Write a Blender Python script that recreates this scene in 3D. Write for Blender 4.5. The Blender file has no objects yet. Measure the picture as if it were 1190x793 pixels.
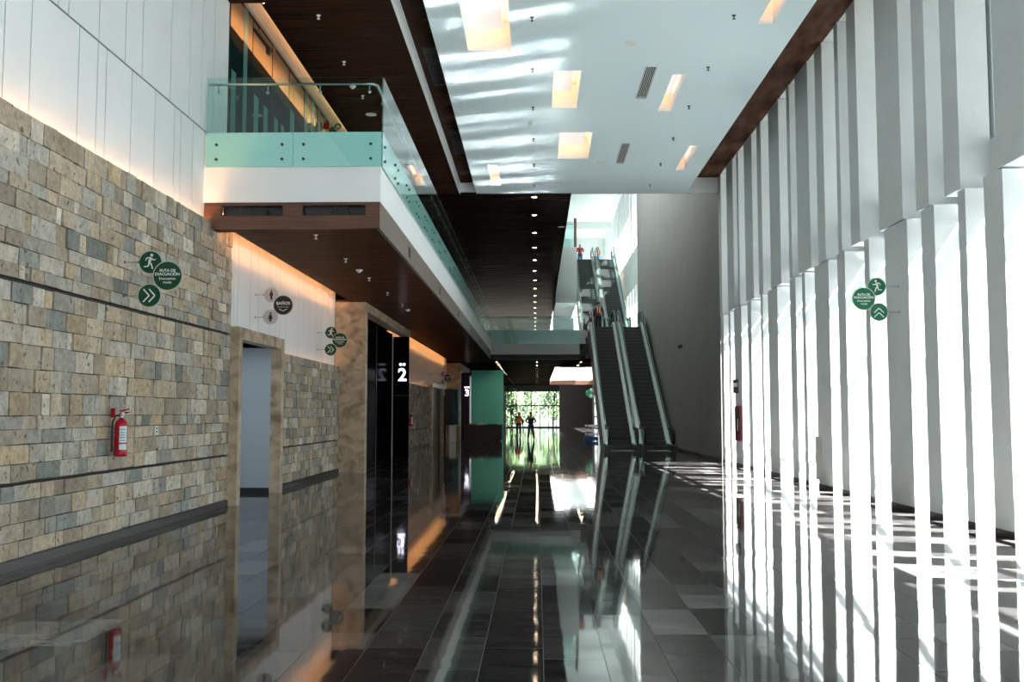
import bpy, math, random
from mathutils import Vector, Matrix
C = bpy.context
S = C.scene
COL = S.collection
random.seed(7)

# ------------------------------------------------------------------ camera, world, sun, exposure
cam_d = bpy.data.cameras.new('camera'); cam_d.lens = 35; cam_d.sensor_width = 36
cam_d.clip_start = 0.05; cam_d.clip_end = 2000
cam = bpy.data.objects.new('camera', cam_d); COL.objects.link(cam)
cam.location = (0, 0, 1.65)
cam.rotation_euler = (math.radians(90 + 4.128), 0, math.radians(1.432))
S.camera = cam
S.view_settings.view_transform = 'Standard'; S.view_settings.look = 'None'
S.view_settings.gamma = 1; S.view_settings.use_curve_mapping = False
S.view_settings.exposure = 1.12
S.cycles.max_bounces = 10; S.cycles.diffuse_bounces = 5; S.cycles.glossy_bounces = 6
S.cycles.transparent_max_bounces = 24; S.cycles.transmission_bounces = 6
S.cycles.blur_glossy = 0.08; S.cycles.sample_clamp_indirect = 0; S.cycles.use_guiding = True; S.cycles.use_surface_guiding = True; S.cycles.guiding_training_samples = 128; S.cycles.seed = 5; S.cycles.guiding_roughness_threshold = 0.0
S.cycles.caustics_reflective = True; S.cycles.caustics_refractive = False

world = bpy.data.worlds.new('world'); S.world = world; world.use_nodes = True
bg = world.node_tree.nodes['Background']
bg.inputs['Color'].default_value = (0.86, 0.94, 1.0, 1); bg.inputs['Strength'].default_value = 0.62
sun_d = bpy.data.lights.new('sun', 'SUN'); sun_d.energy = 70; sun_d.angle = math.radians(0.9)
sun_d.color = (1.0, 0.99, 0.98)
sun = bpy.data.objects.new('sun', sun_d); COL.objects.link(sun)
sun.rotation_euler = Vector((-1.0, 0.30, -1.54)).to_track_quat('-Z', 'Y').to_euler()

# ------------------------------------------------------------------ materials
def newmat(name):
    m = bpy.data.materials.new(name); m.use_nodes = True
    nt = m.node_tree
    return m, nt, nt.nodes['Principled BSDF'], nt.nodes['Material Output']
def plain(name, col, rough=0.5, metal=0.0, ior=1.5, emit=None, es=0, noise=0.0, nscale=6.0, bump=0.0, bscale=60):
    m, nt, p, out = newmat(name)
    p.inputs['Base Color'].default_value = (*col, 1)
    p.inputs['Roughness'].default_value = rough; p.inputs['Metallic'].default_value = metal
    p.inputs['IOR'].default_value = ior
    if emit:
        p.inputs['Emission Color'].default_value = (*emit, 1); p.inputs['Emission Strength'].default_value = es
    if noise or bump:
        tc = nt.nodes.new('ShaderNodeNewGeometry')
    if noise:
        n = nt.nodes.new('ShaderNodeTexNoise'); n.inputs['Scale'].default_value = nscale; n.inputs['Detail'].default_value = 5
        nt.links.new(tc.outputs['Position'], n.inputs['Vector'])
        r = nt.nodes.new('ShaderNodeMapRange')
        r.inputs['From Min'].default_value = .3; r.inputs['From Max'].default_value = .7
        r.inputs['To Min'].default_value = 1 - noise; r.inputs['To Max'].default_value = 1 + noise
        nt.links.new(n.outputs['Fac'], r.inputs['Value'])
        mx = nt.nodes.new('ShaderNodeVectorMath'); mx.operation = 'SCALE'
        mx.inputs[0].default_value = col
        nt.links.new(r.outputs[0], mx.inputs['Scale']); nt.links.new(mx.outputs[0], p.inputs['Base Color'])
    if bump:
        n2 = nt.nodes.new('ShaderNodeTexNoise'); n2.inputs['Scale'].default_value = bscale; n2.inputs['Detail'].default_value = 4
        nt.links.new(tc.outputs['Position'], n2.inputs['Vector'])
        b = nt.nodes.new('ShaderNodeBump'); b.inputs['Strength'].default_value = bump; b.inputs['Distance'].default_value = 0.01
        nt.links.new(n2.outputs['Fac'], b.inputs['Height']); nt.links.new(b.outputs['Normal'], p.inputs['Normal'])
    return m
def ramp_mat(name, stops, scale, vec_scale=(1, 1, 1), rough=0.5, detail=6, bump=0.0, distortion=0.0, ior=1.5):
    m, nt, p, out = newmat(name)
    g = nt.nodes.new('ShaderNodeNewGeometry'); mp = nt.nodes.new('ShaderNodeMapping')
    mp.inputs['Scale'].default_value = vec_scale
    nt.links.new(g.outputs['Position'], mp.inputs['Vector'])
    n = nt.nodes.new('ShaderNodeTexNoise'); n.inputs['Scale'].default_value = scale; n.inputs['Detail'].default_value = detail
    n.inputs['Distortion'].default_value = distortion
    nt.links.new(mp.outputs[0], n.inputs['Vector'])
    r = nt.nodes.new('ShaderNodeValToRGB')
    e = r.color_ramp.elements
    e[0].position, e[0].color = stops[0][0], (*stops[0][1], 1)
    e[1].position, e[1].color = stops[-1][0], (*stops[-1][1], 1)
    for pos, c in stops[1:-1]:
        k = e.new(pos); k.color = (*c, 1)
    nt.links.new(n.outputs['Fac'], r.inputs['Fac']); nt.links.new(r.outputs['Color'], p.inputs['Base Color'])
    p.inputs['Roughness'].default_value = rough; p.inputs['IOR'].default_value = ior
    if bump:
        b = nt.nodes.new('ShaderNodeBump'); b.inputs['Strength'].default_value = bump; b.inputs['Distance'].default_value = 0.01
        nt.links.new(n.outputs['Fac'], b.inputs['Height']); nt.links.new(b.outputs['Normal'], p.inputs['Normal'])
    return m
def two_sided_fresnel(nt, ior):
    g = nt.nodes.new('ShaderNodeNewGeometry'); r = nt.nodes.new('ShaderNodeMapRange')
    r.inputs['To Min'].default_value = ior; r.inputs['To Max'].default_value = 1 / ior
    nt.links.new(g.outputs['Backfacing'], r.inputs['Value'])
    f = nt.nodes.new('ShaderNodeFresnel'); nt.links.new(r.outputs[0], f.inputs['IOR'])
    return f
def glass(name, tint, ior=1.5, gloss=(1, 1, 1), rough=0.0):
    m = bpy.data.materials.new(name); m.use_nodes = True; nt = m.node_tree
    nt.nodes.remove(nt.nodes['Principled BSDF']); out = nt.nodes['Material Output']
    f = two_sided_fresnel(nt, ior)
    t = nt.nodes.new('ShaderNodeBsdfTransparent'); t.inputs['Color'].default_value = (*tint, 1)
    g = nt.nodes.new('ShaderNodeBsdfGlossy'); g.inputs['Color'].default_value = (*gloss, 1); g.inputs['Roughness'].default_value = rough
    mx = nt.nodes.new('ShaderNodeMixShader')
    nt.links.new(f.outputs[0], mx.inputs['Fac']); nt.links.new(t.outputs[0], mx.inputs[1]); nt.links.new(g.outputs[0], mx.inputs[2])
    nt.links.new(mx.outputs[0], out.inputs['Surface'])
    return m
def coated(name, base, ior, gloss, rough=0.0):
    m = bpy.data.materials.new(name); m.use_nodes = True; nt = m.node_tree
    nt.nodes.remove(nt.nodes['Principled BSDF']); out = nt.nodes['Material Output']
    f = two_sided_fresnel(nt, ior)
    t = nt.nodes.new('ShaderNodeBsdfDiffuse'); t.inputs['Color'].default_value = (*base, 1)
    g = nt.nodes.new('ShaderNodeBsdfGlossy'); g.inputs['Color'].default_value = (*gloss, 1); g.inputs['Roughness'].default_value = rough
    mx = nt.nodes.new('ShaderNodeMixShader')
    nt.links.new(f.outputs[0], mx.inputs['Fac']); nt.links.new(t.outputs[0], mx.inputs[1]); nt.links.new(g.outputs[0], mx.inputs[2])
    nt.links.new(mx.outputs[0], out.inputs['Surface'])
    return m
def emis(name, col, st):
    m = bpy.data.materials.new(name); m.use_nodes = True; nt = m.node_tree
    nt.nodes.remove(nt.nodes['Principled BSDF'])
    e = nt.nodes.new('ShaderNodeEmission'); e.inputs['Color'].default_value = (*col, 1); e.inputs['Strength'].default_value = st
    nt.links.new(e.outputs[0], nt.nodes['Material Output'].inputs['Surface'])
    return m

M = {}
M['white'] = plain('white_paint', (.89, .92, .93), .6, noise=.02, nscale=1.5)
M['farwhite'] = plain('dimmed_white_paint', (.62, .66, .652), .6, noise=.02, nscale=1)  # white paint darkened and greened to tone down the overbright far hall
M['panel'] = plain('white_panel', (.80, .84, .87), .55, noise=.02, nscale=1.2)
M['ceil'] = plain('white_ceiling_paint', (.78, .92, .96), .7)
M['pillar'] = plain('pillar_plaster', (.70, .73, .73), .7, noise=.02, nscale=3)
M['plaster'] = plain('grey_plaster', (.21, .20, .195), .8, noise=.06, nscale=.8)
M['seam'] = plain('dark_seam', (.012, .010, .016), .9)
M['black'] = plain('black_paint', (.012, .012, .013), .5)
M['skirt'] = plain('dark_skirting', (.03, .028, .027), .35)
M['steel'] = plain('brushed_steel', (.55, .58, .58), .25, 1.0)
M['chrome'] = plain('chrome', (.75, .8, .8), .12, 1.0)
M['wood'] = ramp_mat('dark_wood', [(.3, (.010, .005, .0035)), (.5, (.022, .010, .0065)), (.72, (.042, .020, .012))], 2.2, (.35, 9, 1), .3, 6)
def weak_gloss(m, fac, rough):
    nt = m.node_tree; p = nt.nodes['Principled BSDF']; src = p.inputs['Base Color'].links[0].from_socket
    d = nt.nodes.new('ShaderNodeBsdfDiffuse'); g = nt.nodes.new('ShaderNodeBsdfGlossy'); g.inputs['Roughness'].default_value = rough
    g.inputs['Color'].default_value = (1, .85, .75, 1)
    mx = nt.nodes.new('ShaderNodeMixShader'); mx.inputs['Fac'].default_value = fac
    nt.links.new(src, d.inputs['Color']); nt.links.new(d.outputs[0], mx.inputs[1]); nt.links.new(g.outputs[0], mx.inputs[2])
    nt.links.new(mx.outputs[0], nt.nodes['Material Output'].inputs['Surface']); nt.nodes.remove(p)
weak_gloss(M['wood'], .03, .22)
M['woodd'] = ramp_mat('dimmed_dark_wood', [(.3, (.003, .002, .0015)), (.5, (.007, .004, .003)), (.72, (.016, .009, .006))], 1.6, (.06, 7, 1), .3, 5)  # dark wood toned down to offset the light reaching the far ceilings
weak_gloss(M['woodd'], .012, .2)
M['woods'] = ramp_mat('lightened_soffit_wood', [(.3, (.04, .019, .012)), (.5, (.08, .038, .023)), (.72, (.13, .064, .04))], 2.2, (.35, 9, 1), .3, 6)  # browner copy of the dark wood, lightened for the stronger light there
weak_gloss(M['woods'], .05, .2)
M['woodf'] = ramp_mat('fascia_wood', [(.3, (.07, .028, .016)), (.5, (.12, .05, .028)), (.72, (.17, .075, .04))], 3, (.5, .5, 14), .4, 6)
M['woodr'] = ramp_mat('beam_wood', [(.3, (.05, .022, .014)), (.5, (.09, .04, .026)), (.72, (.14, .065, .045))], 2.2, (2, .6, 1), .35, 6)
weak_gloss(M['woodr'], .05, .25)
M['trav'] = ramp_mat('travertine', [(.28, (.22, .16, .105)), (.45, (.42, .315, .21)), (.58, (.55, .43, .30)), (.75, (.66, .54, .40))], 2.6, (1, 1, 1.4), .35, 8, .05, .6)
M['mortar'] = plain('mortar', (.05, .045, .04), .9)
M['teal'] = coated('teal_glass_panel', (.18, .80, .72), 1.3, (.8, 1, .95), .02)
M['facade'] = coated('dark_teal_glazing', (.006, .026, .026), 1.8, (.95, .86, .78), .0)
M['film'] = coated('teal_film', (.10, .27, .25), 1.6, (.8, 1, .95), .05)
M['lift'] = coated('black_lift_glass', (.003, .003, .004), 1.12, (.07, .07, .075), .1)
M['lift3'] = coated('purple_lift_glass', (.07, .055, .09), 1.2, (.8, .8, .9), .05)
M['glass'] = glass('clear_glass', (.97, .985, .99))
M['dimglass'] = glass('dimmed_glass', (.76, .775, .77))  # clear glass darkened to cut the daylight entering the far hall
M['balglass'] = glass('balustrade_glass', (.84, .96, .94))
M['frost'] = plain('frosted_teal_film', (.50, .82, .80), .25)
M['glassedge'] = plain('green_glass_edge', (.03, .12, .10), .2)
M['led'] = emis('warm_led', (1, .42, .12), 5.5)
M['led2'] = emis('warm_led_bright', (1, .42, .13), 34)
M['led5'] = emis('warm_led_cove', (1, .40, .12), 13)
M['led4'] = emis('warm_led_top', (1, .45, .17), 30)
M['down2'] = emis('low_downlight_lens', (1, .72, .48), 120)
M['led3'] = emis('box_led', (1, .42, .15), 10)
M['diffuser'] = plain('light_diffuser', (.75, .72, .70), .6, emit=(1, .86, .80), es=.28)
M['down'] = emis('downlight_lens', (1, .72, .48), 18)
M['sign_lit'] = emis('lit_white_sign', (.85, .8, 1), 2.2)
M['green'] = plain('sign_green', (.0, .06, .022), .6)
M['greenr'] = plain('sign_green_light', (.0, .15, .06), .6)
M['signw'] = plain('sign_white', (.85, .87, .85), .4)
M['signdark'] = plain('sign_dark_brown', (.02, .012, .01), .4)
M['signgrey'] = plain('sign_silver', (.55, .53, .53), .35)
M['rim'] = plain('sign_rim_acrylic', (.55, .55, .5), .3)
M['pict'] = plain('dark_red_figure', (.05, .008, .012), .5)
M['red'] = plain('extinguisher_red', (.42, .005, .02), .22)
M['redd'] = plain('cabinet_red', (.22, .006, .008), .35)
M['rubber'] = plain('black_rubber', (.01, .01, .011), .35)
M['label'] = plain('white_label', (.75, .78, .8), .5)
M['labelt'] = plain('teal_print', (.1, .4, .42), .5)
M['step'] = plain('grooved_step_metal', (.10, .112, .108), .5, .3)
M['riser'] = plain('dark_step_riser', (.035, .04, .038), .5, .2)
M['truss'] = ramp_mat('truss_cladding', [(.3, (.07, .04, .03)), (.7, (.11, .07, .05))], 4, (1, 1, 1), .4)
M['escglass'] = glass('escalator_glass', (.75, .92, .9), 1.6)
M['deck'] = plain('escalator_deck_metal', (.30, .32, .31), .3, .9)
M['grille'] = plain('black_grille', (.008, .008, .009), .5)
M['white_plastic'] = plain('white_plastic', (.8, .82, .82), .4)
M['desk'] = ramp_mat('desk_wood', [(.3, (.02, .011, .008)), (.7, (.045, .026, .018))], 3, (1, 1, 10), .35)
weak_gloss(M['desk'], .02, .3)
M['outground'] = plain('dark_ground', (.03, .034, .03), .9, noise=.1)  # ground colour kept dark to limit sunlight bounced onto the pillars
M['leaf'] = ramp_mat('leaves', [(.3, (.015, .045, .012)), (.5, (.06, .12, .03)), (.7, (.22, .30, .12))], 1.2, rough=.6)
M['leafd'] = ramp_mat('dark_leaves', [(.3, (.01, .05, .015)), (.7, (.05, .16, .05))], 2, rough=.4)
M['bark'] = plain('bark', (.05, .035, .025), .9, noise=.3, nscale=9)
M['skin'] = plain('skin', (.32, .16, .10), .55)
for k, c in dict(jeans=(.03, .09, .24), lightjeans=(.18, .42, .72), black=(.012, .012, .015), redshirt=(.45, .01, .05),
                 redvest=(.32, .01, .015), orange=(.9, .22, .02), blueshirt=(.25, .4, .62), navy=(.01, .015, .04),
                 helmetw=(.7, .82, .8), helmetr=(.5, .03, .02), whiteshirt=(.55, .7, .8), hair=(.01, .008, .007), pale=(.75, .75, .6),
                 blueplastic=(.01, .22, .85), pinkthing=(.4, .2, .2)).items():
    M['c_' + k] = plain('cloth_' + k, c, .7)

def stone_mat():
    m, nt, p, out = newmat('split_stone')
    a = nt.nodes.new('ShaderNodeAttribute'); a.attribute_name = 'tint'
    g = nt.nodes.new('ShaderNodeNewGeometry')
    n = nt.nodes.new('ShaderNodeTexNoise'); n.inputs['Scale'].default_value = 9; n.inputs['Detail'].default_value = 8; n.inputs['Roughness'].default_value = .7
    nt.links.new(g.outputs['Position'], n.inputs['Vector'])
    r = nt.nodes.new('ShaderNodeMapRange'); r.inputs['From Min'].default_value = .25; r.inputs['From Max'].default_value = .75
    r.inputs['To Min'].default_value = .6; r.inputs['To Max'].default_value = 1.45
    nt.links.new(n.outputs['Fac'], r.inputs['Value'])
    mx = nt.nodes.new('ShaderNodeVectorMath'); mx.operation = 'SCALE'
    nt.links.new(a.outputs['Color'], mx.inputs[0]); nt.links.new(r.outputs[0], mx.inputs['Scale'])
    # small rusty pits
    n2 = nt.nodes.new('ShaderNodeTexNoise'); n2.inputs['Scale'].default_value = 14; n2.inputs['Detail'].default_value = 10; n2.inputs['Distortion'].default_value = .6
    nt.links.new(g.outputs['Position'], n2.inputs['Vector'])
    r2 = nt.nodes.new('ShaderNodeMapRange'); r2.inputs['From Min'].default_value = .60; r2.inputs['From Max'].default_value = .70
    nt.links.new(n2.outputs['Fac'], r2.inputs['Value'])
    mm = nt.nodes.new('ShaderNodeMix'); mm.data_type = 'RGBA'; mm.inputs['B'].default_value = (.12, .085, .06, 1)
    nt.links.new(r2.outputs[0], mm.inputs['Factor']); nt.links.new(mx.outputs[0], mm.inputs['A'])
    nt.links.new(mm.outputs['Result'], p.inputs['Base Color'])
    p.inputs['Roughness'].default_value = .75
    b = nt.nodes.new('ShaderNodeBump'); b.inputs['Strength'].default_value = .6; b.inputs['Distance'].default_value = .02
    nt.links.new(n.outputs['Fac'], b.inputs['Height']); nt.links.new(b.outputs['Normal'], p.inputs['Normal'])
    return m
M['stone'] = stone_mat()
def floor_mat():
    m, nt, p, out = newmat('polished_marble_tiles')
    a = nt.nodes.new('ShaderNodeAttribute'); a.attribute_name = 'tint'
    g = nt.nodes.new('ShaderNodeNewGeometry')
    ad = nt.nodes.new('ShaderNodeVectorMath'); ad.operation = 'ADD'
    sc = nt.nodes.new('ShaderNodeVectorMath'); sc.operation = 'SCALE'; sc.inputs['Scale'].default_value = 40
    nt.links.new(a.outputs['Color'], sc.inputs[0]); nt.links.new(g.outputs['Position'], ad.inputs[0]); nt.links.new(sc.outputs[0], ad.inputs[1])
    mp = nt.nodes.new('ShaderNodeMapping'); mp.inputs['Scale'].default_value = (1, 3.2, 1); nt.links.new(ad.outputs[0], mp.inputs['Vector'])
    n = nt.nodes.new('ShaderNodeTexNoise'); n.inputs['Scale'].default_value = 2.0; n.inputs['Detail'].default_value = 9; n.inputs['Roughness'].default_value = .65
    n.inputs['Distortion'].default_value = .8
    nt.links.new(mp.outputs[0], n.inputs['Vector'])
    r = nt.nodes.new('ShaderNodeMapRange'); r.inputs['From Min'].default_value = .3; r.inputs['From Max'].default_value = .72
    r.inputs['To Min'].default_value = .45; r.inputs['To Max'].default_value = 1.7
    nt.links.new(n.outputs['Fac'], r.inputs['Value'])
    sx = nt.nodes.new('ShaderNodeSeparateColor'); nt.links.new(a.outputs['Color'], sx.inputs[0])
    ramp = nt.nodes.new('ShaderNodeValToRGB'); e = ramp.color_ramp.elements
    e[0].position = 0; e[0].color = (.020, .0185, .018, 1); e[1].position = 1; e[1].color = (.15, .147, .142, 1)
    k = e.new(.6); k.color = (.054, .050, .048, 1)
    nt.links.new(sx.outputs[0], ramp.inputs['Fac'])
    mx = nt.nodes.new('ShaderNodeVectorMath'); mx.operation = 'SCALE'
    nt.links.new(ramp.outputs['Color'], mx.inputs[0]); nt.links.new(r.outputs[0], mx.inputs['Scale'])
    # thin white veins
    v = nt.nodes.new('ShaderNodeTexNoise'); v.inputs['Scale'].default_value = 1.1; v.inputs['Detail'].default_value = 4; v.inputs['Distortion'].default_value = 2.2
    nt.links.new(ad.outputs[0], v.inputs['Vector'])
    s1 = nt.nodes.new('ShaderNodeMath'); s1.operation = 'SUBTRACT'; s1.inputs[1].default_value = .5; nt.links.new(v.outputs['Fac'], s1.inputs[0])
    s2 = nt.nodes.new('ShaderNodeMath'); s2.operation = 'ABSOLUTE'; nt.links.new(s1.outputs[0], s2.inputs[0])
    s3 = nt.nodes.new('ShaderNodeMapRange'); s3.inputs['From Min'].default_value = 0; s3.inputs['From Max'].default_value = .004
    s3.inputs['To Min'].default_value = .35; s3.inputs['To Max'].default_value = 0
    nt.links.new(s2.outputs[0], s3.inputs['Value'])
    s4 = nt.nodes.new('ShaderNodeMath'); s4.operation = 'MULTIPLY'; nt.links.new(s3.outputs[0], s4.inputs[0]); nt.links.new(sx.outputs[1], s4.inputs[1])
    mm = nt.nodes.new('ShaderNodeMix'); mm.data_type = 'RGBA'; mm.inputs['B'].default_value = (.35, .33, .31, 1)
    nt.links.new(s4.outputs[0], mm.inputs['Factor']); nt.links.new(mx.outputs[0], mm.inputs['A'])
    nt.links.new(mm.outputs['Result'], p.inputs['Base Color'])
    p.inputs['Roughness'].default_value = .041; p.inputs['IOR'].default_value = 1.54
    w = nt.nodes.new('ShaderNodeTexNoise'); w.inputs['Scale'].default_value = 2.3; w.inputs['Detail'].default_value = 1
    nt.links.new(ad.outputs[0], w.inputs['Vector'])
    b = nt.nodes.new('ShaderNodeBump'); b.inputs['Strength'].default_value = 1; b.inputs['Distance'].default_value = .0007
    nt.links.new(w.outputs['Fac'], b.inputs['Height']); nt.links.new(b.outputs['Normal'], p.inputs['Normal'])
    return m
M['floor'] = floor_mat()
M['grout'] = plain('grout', (.22, .21, .2), .6)

# ------------------------------------------------------------------ mesh helpers
class MB:
    def __init__(s): s.v = []; s.f = []; s.m = []; s.c = []; s.smooth = []
    def face(s, pts, mi=0, col=None, sm=False):
        b = len(s.v); s.v += [tuple(p) for p in pts]; s.f.append(tuple(range(b, b + len(pts)))); s.m.append(mi); s.c.append(col or (1, 1, 1)); s.smooth.append(sm)
    def addmesh(s, vs, fs, mi=0, col=None, sm=False):
        b = len(s.v); s.v += [tuple(p) for p in vs]
        for f in fs: s.f.append(tuple(b + i for i in f)); s.m.append(mi); s.c.append(col or (1, 1, 1)); s.smooth.append(sm)
    def box(s, x0, x1, y0, y1, z0, z1, mi=0, col=None):
        vs = [(x0, y0, z0), (x1, y0, z0), (x1, y1, z0), (x0, y1, z0), (x0, y0, z1), (x1, y0, z1), (x1, y1, z1), (x0, y1, z1)]
        s.addmesh(vs, [(0, 3, 2, 1), (4, 5, 6, 7), (0, 1, 5, 4), (1, 2, 6, 5), (2, 3, 7, 6), (3, 0, 4, 7)], mi, col); return s
    def prism(s, poly, a0, a1, axis='x', mi=0):   # poly of 2D points in the two other axes
        def p3(a, q): return (a, q[0], q[1]) if axis == 'x' else ((q[0], a, q[1]) if axis == 'y' else (q[0], q[1], a))
        n = len(poly); vs = [p3(a0, q) for q in poly] + [p3(a1, q) for q in poly]
        fs = [tuple(range(n)), tuple(range(2 * n - 1, n - 1, -1))] + [(i, (i + 1) % n + 0, (i + 1) % n + n, i + n) for i in range(n)]
        s.addmesh(vs, fs, mi); return s
    def cyl(s, c, r, h, axis='z', n=20, mi=0, r2=None, cap=True):
        r2 = r if r2 is None else r2; vs = []
        for k, (rr, hh) in enumerate(((r, 0), (r2, h))):
            for i in range(n):
                t = 2 * math.pi * i / n; a, b = rr * math.cos(t), rr * math.sin(t)
                vs.append((c[0] + a, c[1] + b, c[2] + hh) if axis == 'z' else ((c[0] + a, c[1] + hh, c[2] + b) if axis == 'y' else (c[0] + hh, c[1] + a, c[2] + b)))
        fs = [(i, (i + 1) % n, (i + 1) % n + n, i + n) for i in range(n)]
        s.addmesh(vs, fs, mi, sm=True)
        if cap: s.addmesh(vs, [tuple(range(n)), tuple(range(2 * n - 1, n - 1, -1))], mi)
        return s
    def lathe(s, c, prof, n=20, mi=0):
        vs = []
        for r, z in prof:
            for i in range(n):
                t = 2 * math.pi * i / n; vs.append((c[0] + r * math.cos(t), c[1] + r * math.sin(t), c[2] + z))
        fs = []
        for k in range(len(prof) - 1):
            for i in range(n): fs.append((k * n + i, k * n + (i + 1) % n, (k + 1) * n + (i + 1) % n, (k + 1) * n + i))
        s.addmesh(vs, fs, mi, sm=True); return s
    def tube(s, pts, r, n=8, mi=0, closed=False):
        pts = [Vector(p) for p in pts]; N = len(pts); vs = []
        up = Vector((1, 0, 0))
        for i, p in enumerate(pts):
            a = pts[(i - 1) % N] if (closed or i > 0) else p; b = pts[(i + 1) % N] if (closed or i < N - 1) else p
            t = (b - a).normalized()
            u = up - t * up.dot(t)
            if u.length < 1e-3: u = Vector((0, 0, 1)) - t * t.z
            u.normalize(); w = t.cross(u)
            for k in range(n):
                an = 2 * math.pi * k / n; vs.append(p + u * r * math.cos(an) + w * r * math.sin(an))
        fs = []
        for i in range(N if closed else N - 1):
            j = (i + 1) % N
            for k in range(n): fs.append((i * n + k, i * n + (k + 1) % n, j * n + (k + 1) % n, j * n + k))
        s.addmesh(vs, fs, mi, sm=True)
        if not closed: s.addmesh(vs, [tuple(range(n)), tuple(range((N - 1) * n, N * n))], mi)
        return s
    def sphere(s, c, rx, ry, rz, nu=14, nv=9, mi=0, v0=0, v1=1):
        vs = []; fs = []
        for j in range(nv + 1):
            ph = math.pi * (v0 + (v1 - v0) * j / nv)
            for i in range(nu):
                t = 2 * math.pi * i / nu
                vs.append((c[0] + rx * math.sin(ph) * math.cos(t), c[1] + ry * math.sin(ph) * math.sin(t), c[2] + rz * math.cos(ph)))
        for j in range(nv):
            for i in range(nu): fs.append((j * nu + i, j * nu + (i + 1) % nu, (j + 1) * nu + (i + 1) % nu, (j + 1) * nu + i))
        s.addmesh(vs, fs, mi, sm=True); return s
    def build(s, name, mats, parent=None, origin=None, tint=False):
        if not isinstance(mats, (list, tuple)): mats = [mats]
        me = bpy.data.meshes.new(name)
        o3 = Vector(origin) if origin else Vector((0, 0, 0))
        me.from_pydata([Vector(p) - o3 for p in s.v], [], s.f)
        for m in mats: me.materials.append(m)
        for p, mi, sm in zip(me.polygons, s.m, s.smooth): p.material_index = mi; p.use_smooth = sm
        if tint:
            at = me.color_attributes.new('tint', 'FLOAT_COLOR', 'CORNER'); k = 0
            for p, c in zip(me.polygons, s.c):
                for _ in p.vertices: at.data[k].color = (*c, 1); k += 1
        me.update()
        o = bpy.data.objects.new(name, me); COL.objects.link(o)
        if parent: o.parent = parent
        if origin: o.location = origin
        return o
def struct(o): o['kind'] = 'structure'; return o
def tag(o, label, cat, group=None):
    o['label'] = label; o['category'] = cat
    if group: o['group'] = group
    return o
def thing(name, label, cat, loc=(0, 0, 0), group=None, rz=0):
    o = bpy.data.objects.new(name, None); COL.objects.link(o); o.location = loc; o.rotation_euler = (0, 0, rz)
    o.empty_display_size = .2
    return tag(o, label, cat, group)
def copy_tree(o, parent=None):
    c = o.copy(); COL.objects.link(c); c.parent = parent
    for ch in list(o.children): copy_tree(ch, c)
    return c
ORD = ['first', 'second', 'third', 'fourth', 'fifth', 'sixth', 'seventh', 'eighth', 'ninth', 'tenth', 'eleventh', 'twelfth', 'thirteenth',
       'fourteenth', 'fifteenth', 'sixteenth', 'seventeenth', 'eighteenth', 'nineteenth', 'twentieth', 'twenty-first', 'twenty-second', 'twenty-third', 'twenty-fourth']
def text_mesh(txt, size, bold=0.0, ext=0.002):
    cu = bpy.data.curves.new('text', 'FONT'); cu.body = txt; cu.size = size; cu.extrude = ext; cu.offset = bold
    cu.align_x = 'CENTER'; cu.align_y = 'CENTER'; cu.space_line = .95
    o = bpy.data.objects.new('text', cu); COL.objects.link(o)
    C.view_layer.update()
    me = bpy.data.meshes.new_from_object(o.evaluated_get(C.evaluated_depsgraph_get()))
    bpy.data.objects.remove(o)
    return me
def text_obj(name, txt, size, mat, parent, loc, rot, bold=0.0):
    me = text_mesh(txt, size, bold); me.materials.clear(); me.materials.append(mat)
    o = bpy.data.objects.new(name, me); COL.objects.link(o); o.parent = parent; o.location = loc; o.rotation_euler = rot
    return o

# ------------------------------------------------------------------ floor
fl = MB(); rnd = random.Random(3)
fl.box(-9, 6.9, -12.2, 112, -.3, -.004, 1)
x = .04 - .413 * 21
while x < 6.85:
    y = -12 + rnd.random()
    while y < 112:
        L = rnd.choice((.55, .62, .93, .93, .93, 1.02))
        x1, y1 = x + .413, min(y + L, 112)
        r = rnd.random(); tone = r ** 1.5 if r < .8 else .55 + .45 * rnd.random()
        col = (tone, 1.0 if rnd.random() < .3 else rnd.random() * .35, rnd.random())
        z = [(rnd.random() - .5) * .0009 for _ in range(3)]; zz = (z[0], z[1], z[1] + z[2] - z[0] + (0), z[2])
        g = .0022
        fl.face([(x + g, y + g, zz[0]), (x1 - g, y + g, zz[1]), (x1 - g, y1 - g, zz[2]), (x + g, y1 - g, zz[3])], 0, col)
        y = y1
        if L <= 0: break
    x += .413
struct(fl.build('floor', [M['floor'], M['grout']], tint=True))
g = MB().box(6.95, 400, -200, 300, -.2, -.02); g.box(-120, 6.95, 112.3, 300, -.2, -.02)
struct(g.build('ground', M['outground']))

# ------------------------------------------------------------------ left wall: panels with seams
def panel_strip(mb, X, th, seams, y0, y1, z0, z1, gap=.024):
    ys = [y0] + [s for s in seams if y0 < s < y1] + [y1]
    for a, b in zip(ys[:-1], ys[1:]):
        mb.box(X - th, X, a + gap / 2, b - gap / 2, z0, z1, 0)
rs = random.Random(5)
def seamfill(a, b, lo=.35, hi=1.0):
    out = []; y = a
    while y < b: out.append(y); y += rs.uniform(lo, hi)
    return out
XW = -5.64
wl = MB()
low = seamfill(-12, 10, .4, 1.1) + [10.16, 10.71, 11.86, 12.38, 12.64, 13.46, 14.31, 15.1, 15.38, 15.93, 16.6]
upp = seamfill(-12, 11, .4, 1.1) + [11.3, 11.56, 12.39, 13.21, 13.79, 14.89, 15.71, 16.28, 16.9]
panel_strip(wl, XW, .02, low, -12, 17.7, 4.5, 6.42)
panel_strip(wl, XW, .02, upp, -12, 17.7, 6.445, 9.9)
sof = [18.28, 18.55, 19.36, 19.91, 20.75, 21.29, 21.59, 22.15, 23.26, 23.82, 24.42, 25.17, 25.9, 26.68, 27.4]
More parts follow.
